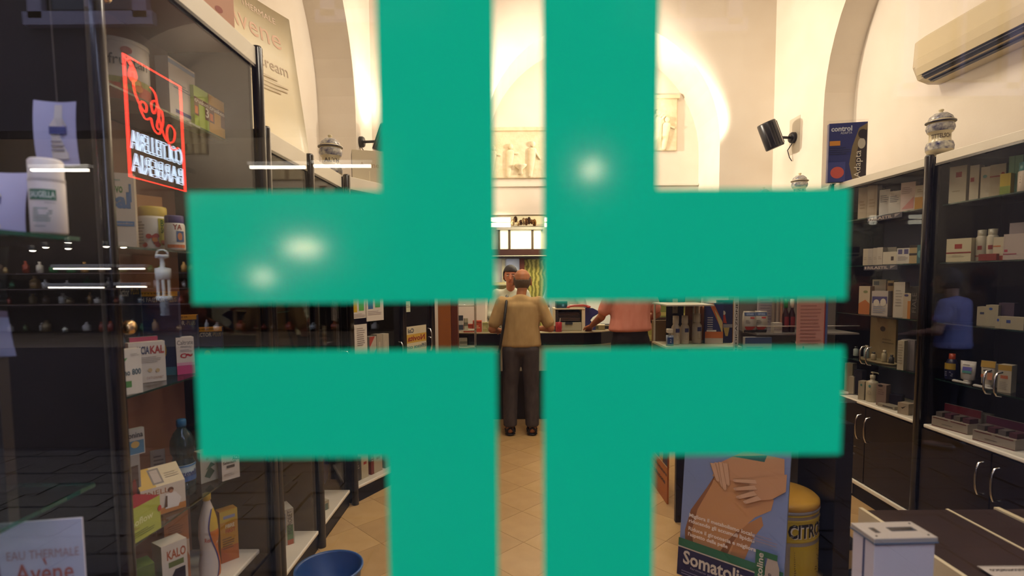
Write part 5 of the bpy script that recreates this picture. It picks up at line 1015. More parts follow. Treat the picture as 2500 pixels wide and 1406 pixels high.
# ------------------------------------------------------------------ floor displays between door and right showcases
st = thing('cardboard_stand', 'orange and blue cardboard display stand with white bottles on its shelf', 'display stand', (1.02, 3.36, 0), 0); OR = P('#b8692c', .5)
MB().box(-.13, .0, .95, .31, .02, 1.30).build('back_board', P('#8a6a3c', .5), st)
b_ = MB().box(.045, .235, 0, .057, .68, 1.08).build('side_board', OR, st)
draw(b_, {'L': face_map((.045, .68, 0), (0, -.445, 0), (0, 0, 1.08), (-1, 0, 0))}, [('L', 'quad', 0, .24, 1, 1, '#2c2c54'), ('L', 'poly', [(.55, .24), (.75, .24), (.95, .9), (.8, .9)], '#c8963c'), ('L', 'quad', 0, .238, 1, .245, '#d8c8a8'), ('L', 'text', 'punture e scottature', -.35, .17, .98, .2, '#3c2a44', {'bold': .02}), ('L', 'text', 'dolce soluzione', -.2, .115, .9, .145, '#3c2a44', {'bold': .02})])
MB().box(.02, -.04, 0, .085, -.012, 1.15).build('front_edge', P('#17151f', .4), st)
MB().box(.31, -.30, 0, .322, .02, 1.15).build('side_board', OR, st)
for z in (1.157,): MB().box(-.13, -.30, z, .31, 0, z + .012).build('shelf_board', P('#c8bda0', .4), st)
MB().box(-.13, -.31, 1.405, .14, .01, 1.413).build('top_board', P('#c8c0ac', .4), st)
for x in (-.125, .12): MB().box(x, -.02, 1.17, x + .008, .0, 1.405).build('top_support', P('#c8c0ac', .4), st)
SZ = 1.17
def sp(px, Y=3.2): p = ony(px, 780, Y); return (p.x, Y, SZ)
for k, (px, h, r) in enumerate(((1650, .17, .025), (1672, .17, .026), (1702, .18, .028))):
    bottle('white plastic bottle with a blue mark, %s of three on the cardboard stand' % ('left', 'middle', 'right')[k], sp(px, 3.18 + .02 * k), [(0, 0), (r * .95, 0), (r, .005), (r, h * .6), (r * .62, h * .7), (r * .62, h * .74)], '#cabfa6', cap=[(r * .68, h * .72), (r * .72, h * .74), (r * .7, h), (0, h)], capcol='#d2c7ae', prints=[('quad', -.014, h * .42, .012, h * .56, '#3c4274', {'nu': 4}), ('lines', -.012, h * .15, .012, h * .35, 4, '#a89c84')], rot=15, group='white bottles on the cardboard stand')
o = MB().lathe([(0, 0), (.022, 0), (.022, .06), (0, .062)], 14).build('spray_bottle', P('#8c98a8', .3), None, sp(1636, 3.12)); MB().box(-.02, -.03, .075, .01, .012, .10, bev=.004).build('spray_head', P('#cfc6b2'), o); MB().lathe([(.008, .06), (.008, .08)], 10).build('spray_neck', P('#cfc6b2'), o); draw(o, {'C': cyl_map(lambda z: .022, 1)}, [('C', 'quad', -.02, .01, .02, .05, '#2c447c', {'nu': 5}), ('C', 'text', '2', -.006, .02, .004, .04, '#c8ccd0')]); tag(o, 'small blue-labelled spray bottle at the left of the three white bottles', 'bottle')
p = sp(1647, 3.33); carton('dark card with a white bottle picture behind the white bottles', (p[0] + .01, 3.36, SZ), (.11, .006, .28), 0, '#1c1210', [('F', 'quad', .35, .62, .65, .95, '#a89a7c'), ('F', 'lines', .42, .7, .58, .88, 4, '#6c604c')], cat='display card', name='display_card')
p = sp(1685, 3.33); carton('plain tan card beside the dark card', (p[0] + .03, 3.37, SZ), (.10, .006, .30), 0, '#a06c34', [], cat='display card', name='display_card')
p = sp(1703, 3.30); o = MB().lathe([(0, 0), (.03, 0), (.03, .02), (.012, .17), (.012, .225), (0, .225)], 14).build('paper_cone', P('#d4cab4', .5), None, (p[0], 3.30, SZ + .0), 0); tag(o, 'tall white paper cone behind the right white bottle', 'cone'); draw(o, {'C': cyl_map(lambda z: .03 - .1 * min(z, .17), 1)}, [('C', 'lines', -.006, .05, .006, .14, 4, '#a89c84')])
o = carton('blue and orange folded pack with white steps printed', sp(1742, 3.2), (.105, .03, .245), -6, '#262a58', [('F', 'poly', [(.2, 1), (.45, 1), (.98, .52), (.98, .28)], '#b05c28'), ('F', 'poly', [(.5, .85), (.95, .55), (.98, .3), (.9, .3)], '#b8a468'), ('F', 'quad', 0, .0, 1, .14, '#b4a898'), ('F', 'quad', 0, .14, 1, .30, '#b8642c')] + [('F', 'quad', .12, .36 + .055 * k, .42, .375 + .055 * k, '#d0c8bc') for k in range(6)] + [('F', 'quad', .08, .3, .62, .34, '#d0c8bc')], cat='pack', name='folded_pack')
o = carton('blue pack with a little red and white figure', sp(1768, 3.24), (.09, .03, .26), -4, '#20264c', [('F', 'disc', .35, .7, .18, .06, '#c4b8a4'), ('F', 'poly', [(.25, .48), (.3, .66), (.5, .66), (.62, .46)], '#a83a28'), ('F', 'quad', 0, .36, 1, .44, '#8c8888'), ('F', 'poly', [(.4, .36), (.8, .36), (.7, .16), (.55, .16)], '#b8a05c')], cat='pack', name='folded_pack')
o = carton('tan card edge beside the blue pack', sp(1786, 3.26), (.04, .006, .28), 0, '#b07c44', [], cat='display card', name='display_card')
o = MB().limb((0, 0, .03), (.02, .016, .03), (0, 0, .2), (.018, .014, .03)).build('orange_tube', P('#b06a2c', .4), None, sp(1716, 3.25)); tag(o, 'orange upright tube right of the white bottles', 'tube'); MB().lathe([(0, 0), (.014, 0), (.014, .03), (0, .031)], 14).build('cap', P('#d8ccb8'), o)
# upright strip and second stand
o = carton('white upright strip printed with a column of black letters', (ony(1797, 780, 3.02).x, 3.02, 0), (.025, .012, 1.62), 0, '#c8c0b4', [('F', 'text', 'MEDICAZIONE', .25, .70, .75, .88, '#3c342c', {'rot': 90, 'bold': .02}), ('F', 'text', 'PRONTO USO', .25, .52, .75, .69, '#3c342c', {'rot': 90, 'bold': .02})], cat='sign strip', name='sign_strip')
s3 = thing('wire_floor_stand', 'grey floor stand with sachets and bottles before the right showcases', 'display stand', (1.58, 2.95, 0)); GM = P('#8c867e', .35, .5)
MB().box(-.22, .0, 0, .40, .30, .05, bev=.01).build('base_plate', P('#1c1a20', .5), s3); MB().box(-.2, .272, .05, .38, .285, 1.50).build('back_board', P('#7c746c', .5), s3)
for x in (-.21, .38): MB().tube([(x, .28, .05), (x, .28, 1.55)], .009, 8).build('upright', GM, s3)
for z in (.55, .85, 1.241): MB().box(-.2, .04, z, .38, .27, z + .008).build('shelf_plate', GM, s3); MB().tube([(-.2, .04, z + .05), (.38, .04, z + .05)], .003, 6).build('guard_wire', CHROME, s3)
T3 = 1.25
def s3p(px, dy=.1): p = ony(px, 780, 2.95 + dy); return (p.x, 2.95 + dy, T3)
def sachet(label, px, w, h, dy, dz=0, prints=(), base='#b9b0a0', rot=-4):
    mb = MB(); nn = 8; p = s3p(px, dy)
    for k in range(nn + 1):
        t = k / nn; th = .018 * math.sin(math.pi * t) ** .6 + .0008; mb.v += [(-w / 2, -th, t * h), (w / 2, -th, t * h), (w / 2, th, t * h), (-w / 2, th, t * h)]
    for k in range(nn):
        for q in range(4): mb.f.append((k * 4 + q, k * 4 + (q + 1) % 4, k * 4 + 4 + (q + 1) % 4, k * 4 + 4 + q)); mb.m.append(0); mb.sm.append(True)
    mb.add([mb.v[i] for i in range(4)], [(3, 2, 1, 0)]); mb.add([mb.v[nn * 4 + i] for i in range(4)], [(0, 1, 2, 3)])
    o = mb.build('sachet', P(base, .3), None, (p[0], p[1], T3 + dz), rot); tag(o, label, 'sachet')
    def fm(u, v, k): th = .018 * math.sin(math.pi * min(max(v, .001), .999)) ** .6 + .0008; return (-w / 2 + w * u, -th - LAY * (2 + k), v * h)
    draw(o, {'F': fm}, prints)
SP = [('F', 'quad', .02, .78, .98, .94, '#3c4c70'), ('F', 'text', 'omeo', .2, .81, .8, .9, '#a8b4c8'), ('F', 'quad', .5, .66, .85, .73, '#a8342c'), ('F', 'lines', .1, .42, .5, .6, 3, '#7c746c'), ('F', 'poly', [(.02, .3), (.98, .3), (.7, .14), (.2, .14)], '#a83424'), ('F', 'quad', .02, .02, .98, .14, '#2c241e')]
sachet('clear sachet with blue header and red triangle, left of two', 1829, .065, .125, .09, .0, SP)
sachet('clear sachet with blue header and red triangle, right of two', 1857, .065, .125, .11, .0, SP, rot=-8)
carton('flat pack with a blue printed edge under the sachets', (s3p(1848, .06)[0], 3.0, T3 - .245), (.15, .03, .225), 0, '#a8a49c', [('F', 'quad', 0, .84, 1, 1, '#3c4c70'), ('F', 'lines', .05, .5, .9, .78, 4, '#6c8c98')])
carton('lavender leaflets standing behind the sachets', (s3p(1868, .2)[0], 3.15, T3), (.09, .02, .24), 0, '#b0a4a8', [('F', 'lines', .1, .2, .9, .8, 9, '#948894')], cat='leaflet', name='leaflet')
for k, (px, c) in enumerate(((1888, '#8c7c6c'), (1897, '#a09080'), (1907, '#b08468'))):
    o = MB().tube([(0, 0, 0), (0, 0, .20)], .009, 12).build('slim_tube', P(c, .35), None, s3p(px, .14)); MB().lathe([(0, .2), (.0095, .2), (.0095, .225), (0, .227)], 12).build('cap', P('#c8bcae', .3), o); tag(o, ('grey-brown', 'beige', 'copper')[k] + ' slim tube upright right of the lavender leaflets', 'tube')
carton('small cream pot at the foot of the slim tubes', s3p(1896, .07), (.045, .04, .06), 0, '#b8ae9c', [])
for k, px in enumerate((1918, 1933)):
    bottle('dark red bottle with a %s top right of the slim tubes' % ('green', 'white')[k], s3p(px, .12), [(0, 0), (.017, 0), (.018, .004), (.018, .10), (.008, .13), (.008, .15)], '#2c0f12', cap=[(.009, .14), (.011, .142), (.011, .19), (0, .192)], capcol=('#2c7c3c', '#c8bca8')[k], prints=[('quad', -.014, .03, .014, .09, '#7c2428', {'nu': 4})], seg=16)

pk = thing('paper_notice', 'large pink printed sheet clipped to the floor stand at the right end of the band', 'notice', (ony(1979, 780, 2.935).x, 2.935, 0), 0)
wpk = .15; MB().box(-wpk / 2, 0, .95, wpk / 2, .004, 1.52).build('pink_sheet', P('#cf9482', .6), pk); MB().box(wpk / 2, 0, .95, wpk / 2 + .006, .02, 1.52).build('red_edge', P('#a03428'), pk); MB().box(wpk / 2 + .008, .0, .95, wpk / 2 + .02, .02, 1.52).build('blue_edge', P('#4c5c8c'), pk); MB().box(-wpk / 2 - .004, .004, 1.2, wpk / 2, .05, 1.21).build('holder_clip', CHROME, pk)
draw(pk, {'F': face_map((-wpk / 2, 0, .95), (wpk, 0, 0), (0, 0, .57), (0, -1, 0))}, [('F', 'lines', .12, .42, .92, .82, 12, '#b57868'), ('F', 'disc', .25, .4, .03, .015, '#4c2c28')], 'printed_lines')
# the big floor poster with legs and a cream tube
fp = thing('floor_poster', 'floor poster of bare thighs and hands lettered Somatoline', 'poster', (0.876, 2.741, 0), -43); Wp, Hp = .515, 1.02; lean = .10
def fpm(u, v, k): return (u * Wp, v * lean - LAY * 2 * (1 + k), .0 + v * Hp)
m = MB(); m.add([(0, 0, 0), (Wp, 0, 0), (Wp, lean, Hp), (0, lean, Hp), (0, .012, 0), (Wp, .012, 0), (Wp, lean + .012, Hp), (0, lean + .012, Hp)], [(0, 1, 2, 3), (5, 4, 7, 6), (4, 0, 3, 7), (1, 5, 6, 2), (3, 2, 6, 7), (4, 5, 1, 0)]); m.build('poster_board', P('#8797bd', .35), fp)
m = MB(); m.add([(.1, .02, .02), (.4, .02, .02), (.4, .30, 0), (.1, .30, 0), (.1, .11, .8), (.4, .11, .8)], [(3, 2, 5, 4), (0, 3, 4), (1, 5, 2)]); m.build('back_strut', P('#8c7c64'), fp)
SK, SK2, SK3 = '#cf9763', '#bb8352', '#96633e'
thigh1 = [(.06, .16), (.05, .25), (.10, .42), (.25, .62), (.33, .74), (.52, .80), (.74, .72), (.88, .66), (.86, .58), (.72, .50), (.62, .40), (.56, .30), (.50, .16)]
thigh2 = [(.38, .14), (.47, .26), (.56, .36), (.66, .44), (.78, .52), (.80, .46), (.74, .38), (.70, .30), (.66, .20), (.58, .08), (.48, .08)]
pr = [('F', 'poly', thigh2, SK2), ('F', 'poly', thigh1, SK), ('F', 'poly', [(.06, .16), (.05, .25), (.10, .42), (.25, .62), (.33, .74), (.30, .66), (.17, .44), (.12, .26), (.16, .14)], SK3), ('F', 'poly', [(.38, .14), (.47, .26), (.56, .36), (.62, .40), (.54, .28), (.46, .14)], SK3),
      ('F', 'poly', [(.30, .72), (.34, .82), (.6, .96), (.95, .96), (.96, .8), (.74, .72)], '#d29d70'), ('F', 'poly', [(.48, .90), (.8, .96), (.78, .91)], '#3c6c68')]
# hands: fingers as tapering strokes
def stroke(pts, w0, w1, col):
    a, b = pts; dx, dy = b[0] - a[0], b[1] - a[1]; L_ = math.hypot(dx, dy * 2); nx, ny = -dy * 2 / L_, dx / L_ * .5
    q = [(a[0] + nx * w0, a[1] + ny * w0), (a[0] - nx * w0, a[1] - ny * w0), (b[0] - nx * w1, b[1] - ny * w1), (b[0] - nx * w1 * .3 + dx * .06, b[1] - ny * w1 * .3 + dy * .06), (b[0] + nx * w1 * .3 + dx * .06, b[1] + ny * w1 * .3 + dy * .06), (b[0] + nx * w1, b[1] + ny * w1)]
    return ('F', 'poly', q, col)
for a, b in (((.34, .83), (.41, .66)), ((.38, .84), (.43, .65)), ((.42, .84), (.46, .69)), ((.30, .82), (.36, .70))): pr += [stroke((a, b), .03, .022, '#a8754c'), stroke((a, b), .025, .018, '#dcb08a')]
pr += [('F', 'poly', [(.66, .74), (.72, .79), (.98, .86), (.98, .74), (.86, .66), (.74, .63), (.66, .66)], '#d29d70')]
for a, b in (((.72, .76), (.52, .73)), ((.72, .72), (.53, .67)), ((.72, .68), (.56, .615)), ((.76, .655), (.63, .595))): pr += [stroke((a, b), .034, .026, '#a8754c'), stroke((a, b), .029, .021, '#dcb08a'), ('F', 'disc', b[0] + .004, b[1] + .003, .012, .006, '#d0a888')]
pr += [('F', 'quad', 0, 0, 1, .145, '#1c1c44'), ('F', 'quad', 0, .15, 1, .19, '#2c6a4a'), ('F', 'quad', 0, .143, 1, .149, '#c8bca8'), ('F', 'text', 'Somatoline', .06, .065, .78, .135, '#cfc4b0', {'bold': .025}), ('F', 'text', 'farmaco per la cellulite', .14, .045, .6, .06, '#9c94a0'), ('F', 'lines', .05, .01, .5, .035, 2, '#7c7890'),
       ('F', 'text', 'Migliora il metabolismo locale', .1, .305, .74, .33, '#e8dccb', {'bold': .025}), ('F', 'text', 'riducendo gli accumuli lipidici', .1, .277, .74, .302, '#e8dccb', {'bold': .025}), ('F', 'text', 'Riduce il girocoscia e migliora', .1, .238, .76, .263, '#e8dccb', {'bold': .025}), ('F', 'text', "l'aspetto della pelle", .1, .21, .5, .235, '#e8dccb', {'bold': .025}), ('F', 'lines', .72, .29, .95, .33, 3, '#9c90a0'),
       ('F', 'quad', .76, .02, .84, .26, '#2c6a44'), ('F', 'quad', .75, .0, .985, .02, '#a8a4a0'), ('F', 'text', 'Somatoline', .775, .03, .83, .25, '#cfc8b4', {'rot': 90, 'bold': .02}), ('F', 'poly', [(.85, .0), (.85, .19), (.87, .245), (.94, .25), (.97, .2), (.985, .0)], '#b3a594'), ('F', 'text', 'Somatoline', .865, .02, .905, .17, '#3c3c44', {'rot': 90, 'bold': .01}), ('F', 'quad', .84, .235, .95, .262, '#2c6a44')]
def squeeze(q):
    if q[1] != 'poly' and q[1] != 'disc' or q[-1] in ('#b3a594',): return q
    f_ = lambda v: .19 + (v - .19) * .66 if v > .19 else v
    if q[1] == 'disc': return (q[0], q[1], q[2], f_(q[3]), q[4], q[5] * .8, q[6])
    return (q[0], 'poly', [(u, f_(v)) for u, v in q[2]], q[3])
draw(fp, {'F': fpm}, [squeeze(q) for q in pr], 'poster_print')
# tall tin bin in yellow and grey
tb = thing('tin_bin', 'tall yellow and grey tin with a yellow lid lettered citro', 'tin', (1.415, 2.75, 0), -30); rt = .182
MB().lathe([(0, 0), (rt, 0), (rt, .004), (rt * 1.02, .012), (rt, .02), (rt, .385), (rt * 1.025, .392), (rt, .40), (rt * .97, .402)], 48).build('tin_body', P('#9a938c', .35, .2), tb)
MB().lathe([(rt * 1.0, .40), (rt * 1.02, .404), (rt * 1.01, .425), (rt * .93, .438), (rt * .6, .455), (0, .462)], 48).build('lid', noisy('yellow_lid', '#b8862a', '#c6963a', 5, .35), tb)
YE = '#bda02c'
draw(tb, {'C': cyl_map(lambda z: rt, 1)}, [('C', 'quad', -.55, .255, .55, .345, YE, {'nu': 48}), ('C', 'quad', -.55, .375, .55, .384, YE, {'nu': 48}), ('C', 'quad', .06, .02, .30, .225, YE, {'nu': 14}), ('C', 'text', 'CITROSODINA', .052, .262, .502, .335, '#d8d0b8', {'bold': .05}), ('C', 'text', 'CITROSODINA', .048, .266, .498, .339, '#141018', {'bold': .03}), ('C', 'lines', .08, .04, .28, .2, 14, '#5c4c1c'), ('C', 'quad', .03, .0, .033, .39, '#3c3420')])
for z in (.25, .35): MB().lathe([(rt * 1.0, z - .008), (rt * 1.018, z), (rt * 1.0, z + .008)], 48).build('bead_ring', P(YE, .35), tb)
# black panel on castors beside the tin
bp_ = thing('black_panel_stand', 'black upright panel on dark feet beside the yellow tin', 'panel', (1.612, 2.60, 0), 0)
MB().box(0, 0, .02, .085, .35, .84, bev=.004).build('panel', P('#14121a', .35), bp_)
for y in (.06, .26): MB().box(.0, y - .025, .0, .16, y + .025, .028, bev=.01).build('foot', P('#17161f', .4), bp_); MB().limb((.14, y, .028), (.03, .025, .028), (.16, y, .03), (.025, .025, .03)).build('castor', P('#17161f', .4), bp_)
# blue waste bin
bn = thing('waste_bin', 'blue plastic waste bin on the tiles before the left showcases', 'bin', (-.83, 2.31, 0)); 
MB().lathe([(0, .004), (.105, .004), (.108, 0), (.112, .004), (.140, .27), (.148, .275), (.148, .285), (.142, .286), (.137, .28), (.108, .012), (0, .012)], 40).build('bin_body', P('#1d4378', .35), bn); MB().lathe([(.1425, .284), (.1485, .2865), (.150, .281), (.148, .274)], 40).build('rim', P('#4c6c94', .3), bn)
# white collection box near the right and the dark slatted table
cb = thing('collection_box', 'white slotted collection box at the bottom right', 'box', (.945, 1.285, 0), 2); w, d = .15, .078
MB().box(-w / 2, -d / 2, 0, w / 2, d / 2, .925, bev=.002).build('box_body', P('#d6cac4', .4), cb); tp = MB().box(-w / 2 - .004, -d / 2 - .004, .927, w / 2 + .004, d / 2 + .004, .94, bev=.002).build('lid', P('#a89c8c', .4), cb)
MB().box(-w / 2 - .005, -d / 2 - .005, .925, w / 2 + .005, d / 2 + .005, .929).build('lid_band', P('#5c6878', .4), cb); MB().box(-w / 2 - .001, -.006, 0, -w / 2 + .001, .000, .925).build('corner_strip', P('#2c3c64'), cb)
MB().box(-.01, -.008, .9395, .055, .012, .9408).build('coin_slot', P('#2c2c34'), tp); MB().box(-.008, -.004, .9405, .048, .006, .9414).build('slot_lip', CHROME, tp); MB().box(-.055, -.014, .9395, -.042, .012, .9408).build('keyhole_plate', P('#3c3430'), tp)
for x, y in ((-.065, -.03), (.065, .03), (.065, -.03)): MB().lathe([(0, .9402), (.003, .9402), (.002, .9415), (0, .9418)], 8, (x, y, 0)).build('screw', P('#3c3834', .3, .8), tp)
dt = thing('dark_table', 'dark low table with pale edge strips at the bottom right', 'table', (1.29, 1.0, 0)); PE = P('#c9b892', .45)
for k, (a, b) in enumerate(((.015, .325), (.335, .505), (.525, .80))): MB().box(a, 0, .66, b, .93, .70, bev=.002).build('table_board', noisy('board_brown_%d' % k, '#2a1a13', '#352318', 4, .55, spec=.25), dt)
for a, b, z in ((0, .014, .708), (.325, .335, .701), (.505, .525, .706)): MB().box(a, 0, .60, b, .935, z).build('edge_strip', PE, dt)
MB().box(0, 0, .0, .014, .935, .60).build('side_panel', P('#b5a47e', .5), dt); MB().box(.786, 0, 0, .80, .93, .66).build('side_panel', P('#2a1e18', .4), dt); MB().box(.014, .91, 0, .786, .925, .66).build('end_panel', P('#2a1e18', .4), dt)
a = onz(2385, 1388, .702); o = carton('small pale notice lying on the dark table with upside-down lettering automatico', (a.x + .10, a.y - .045, .7085), (.20, .09, .002), 0, '#b5a898', [('T', 'text', 'automatico', .08, .62, .62, .8, '#3c342c', {'rot': 180, 'bold': .02}), ('T', 'quad', 0, .94, 1, .97, '#8c8478')], cat='notice', name='paper_sign')

# ------------------------------------------------------------------ goods in the street window at far left
WZ = 1.662
gs = thing('glass_shelf_unit', 'clear glass display shelves in the street window at far left', 'shelf', (-.875, .0, 0))
for z in (WZ - .002, 1.15): MB().box(-.75, .60, z - .008, 0, 1.088, z, mats=[1, 1, 1, 1, 0, 0]).build('glass_plate', [SHELFGLASS, glass('green_glass_edge_%d' % int(z * 100), tint=(.2, .5, .38), ior=1.5, body=.5, body_col=(.02, .13, .09))], gs)
MB().box(-.75, 1.08, 0, -.735, 1.095, 2.6).build('upright', P('#1c1820', .3), gs)
bottle('big white bottle with a green label lettered saugella in the street window', (-.902, 1.05, WZ), [(0, 0), (.026, 0), (.0285, .004), (.0285, .098), (.0275, .1), (.029, .102), (.028, .108)], '#cfc8c4', cap=[(.0275, .104), (.0275, .14), (.024, .144), (0, .146)], capcol='#d6cfca', prints=[('quad', -.030, .064, .014, .084, '#1f6a50', {'nu': 8}), ('text', 'SAUGELLA', -.028, .068, .012, .080, '#cfd8d0', {'bold': .02}), ('quad', -.004, .058, .012, .0588, '#4c4c54', {'nu': 3}), ('lines', -.022, .022, .008, .05, 6, '#5c7c74'), ('lines', -.02, .012, .002, .016, 1, '#5c5c64')], rot=38, rad=.0287)
def curl_sheet(label, loc, w, h, rot, prints, base='#a9aacb', curl=.02, name='paper_sheet', cat='sheet', leanb=0.0):
    m = MB(); nn = 10; vs = []
    def f(u, v): return (-w / 2 + w * u, curl * (math.sin(math.pi * u) * .5 + (v - .5) ** 2 * 1.2) + leanb * v, v * h)
    for i in range(nn + 1):
        for j in range(nn + 1): vs.append(f(i / nn, j / nn))
    fs = [(i * (nn + 1) + j, (i + 1) * (nn + 1) + j, (i + 1) * (nn + 1) + j + 1, i * (nn + 1) + j + 1) for i in range(nn) for j in range(nn)]
    N2 = len(vs); m.add(vs + [(x, y + .0008, z) for x, y, z in vs], fs + [tuple(reversed([q + N2 for q in g])) for g in fs], 0, True)
    o = m.build(name, P(base, .6), None, loc, rot); tag(o, label, cat)
    draw(o, {'F': lambda u, v, k: tuple(Vector(f(u, v)) - Vector((0, .0008 + .0004 * k, 0)))}, prints); return o
def bottle_print(x, lab, word): return [('F', 'poly', [(x - .2, .1), (x - .2, .62), (x - .1, .74), (x - .09, .95), (x + .09, .95), (x + .1, .74), (x + .2, .62), (x + .2, .1)], '#c4beb8'), ('F', 'quad', x - .21, .48, x + .2, .60, lab), ('F', 'text', word, x - .18, .50, x + .17, .58, '#c8ccdc', {'bold': .02}), ('F', 'lines', x - .18, .2, x + .15, .4, 3, '#7c7880'), ('F', 'quad', x - .02, .42, x + .18, .425, '#3c3c4c')]
hs = curl_sheet('pale sheet with a lotion bottle printed, hung above the big white bottle', (-.922, 1.10, 1.808), .078, .128, 8, bottle_print(.52, '#33407c', 'SAUGELLA'))
MB().tube([(0, .012, .127), (-.004, .016, .30), (-.006, .02, .55)], .0008, 5).build('hanging_thread', P('#2c2a30'), hs)
curl_sheet('pale sheet with a lotion bottle printed, leaning at the picture left edge', (-1.0, 1.03, WZ + .001), .105, .125, 16, bottle_print(.35, '#33407c', 'SAUGELLA'), curl=.03, leanb=.03)
dk = curl_sheet('dark curved card with a pale printed foot at the left edge', (-1.07, 1.05, 1.42), .13, .222, 10, [('F', 'quad', 0, 0, 1, .36, '#9a9ab8'), ('F', 'quad', 0, .36, 1, .42, '#6c5c70'), ('F', 'lines', .05, .06, .95, .16, 2, '#4c4c60', {'fill': .6}), ('F', 'disc', .3, .32, .2, .02, '#7c5c68'), ('F', 'disc', .75, .3, .15, .02, '#7c5c68')], base='#17131a', curl=.05, cat='card', name='curved_card')
carton('glass riser block under the dark curved card', (-1.07, 1.05, 1.151), (.10, .03, .268), 10, '#0e0c12', [], cat='block', name='riser_block')
av = carton('white standing card lettered eau thermale Avene Eluage with a face, bottom left', (-.925, .985, .90), (.185, .004, .215), 10, '#bdbac4', [('F', 'poly', [(0, 0), (0, 1), (.16, 1), (.22, .8), (.24, .5), (.2, .2), (.22, 0)], '#8c7480'), ('F', 'poly', [(.0, .9), (.05, 1), (.18, 1), (.22, .82), (.12, .88)], '#4c3448'), ('F', 'text', 'EAU THERMALE', .30, .66, .96, .74, '#b08880'), ('F', 'text', 'Avene', .36, .44, .9, .62, '#b0604c', {'bold': .01}), ('F', 'text', '`', .62, .6, .66, .66, '#b0604c'), ('F', 'text', 'Eluage', .34, .08, .88, .26, '#5c5c68')])
o = MB().box(-.2, -.08, 0, .16, .08, .898).build('display_plinth', P('#100e14', .4), None, (-.95, .99, 0)); tag(o, 'black plinth under the Avene card', 'plinth'); MB().box(-.205, -.085, .0, .165, .085, .03).build('plinth_foot', P('#17151c', .4), o)
# ------------------------------------------------------------------ people
def remesh(mb, voxel, smooth=4, fac=.5):
    me = mb.mesh('tmp'); o = bpy.data.objects.new('tmp', me); COL.objects.link(o)
    r = o.modifiers.new('r', 'REMESH'); r.mode = 'VOXEL'; r.voxel_size = voxel
    s = o.modifiers.new('s', 'SMOOTH'); s.iterations = smooth; s.factor = fac
    out = bpy.data.meshes.new_from_object(o.evaluated_get(bpy.context.evaluated_depsgraph_get()))
    bpy.data.objects.remove(o); bpy.data.meshes.remove(me)
    for p in out.polygons: p.use_smooth = True
    return out
def put(me, name, mat, parent):
    me.name = name; me.materials.clear(); me.materials.append(mat); o = bpy.data.objects.new(name, me); COL.objects.link(o); o.parent = parent; return o
def cloth(name, a, b): return noisy(name, a, b, 18, .85, .35, 9, stretch=(1, 1, .45), spec=.2)
def hand(m, wrist, direction, palm_n, s=1.0, curl=.5):
    """palm, four fingers of different length and a thumb from the side of the palm"""
    d = Vector(direction).normalized(); n = Vector(palm_n).normalized(); side = d.cross(n).normalized(); w = Vector(wrist)
    k = w + d * .085 * s
    for t in (-.03, -.01, .01, .03): m.limb(w + d * .01, .020 * s, k + side * t * s, .0125 * s)
    for t, L_ in ((-.032, .062), (-.011, .074), (.011, .078), (.032, .068)):
        p = k + side * t * s; a = 0.0; r = .0095 * s
        for q in range(3):
            a += curl * (.55, .7, .6)[q]; e = p + (d * math.cos(a) + n * math.sin(a)) * L_ * s * (.45, .32, .25)[q]
            m.limb(p, r, e, r * .9); p = e; r *= .9
    p = w + d * .03 * s + side * .03 * s; e = p + (d * .55 + side * .75 + n * .25).normalized() * .042 * s; m.limb(p, .013 * s, e, .011 * s)
    m.limb(e, .011 * s, e + (d * .9 + side * .2 + n * .4).normalized() * .034 * s, .009 * s)
def shell(c, rad, keep, thick=1.08, seg=28, rings=20):
    m = MB(); idx = {}
    def pt(i, k, f):
        t = -math.pi / 2 + math.pi * i / rings; a = math.tau * k / seg; return (c[0] + rad[0] * f * math.cos(t) * math.cos(a), c[1] + rad[1] * f * math.cos(t) * math.sin(a), c[2] + rad[2] * f * math.sin(t))
    for i in range(rings):
        for k in range(seg):
            q = [(i, k), (i, k + 1), (i + 1, k + 1), (i + 1, k)]; ce = Vector((0, 0, 0))
            for a in q: ce += Vector(pt(*a, 1.0))
            if keep((ce / 4 - Vector(c)) * 1.0, rad):
                m.hull([pt(*a, .96) for a in q] + [pt(*a, thick) for a in q])
    return m
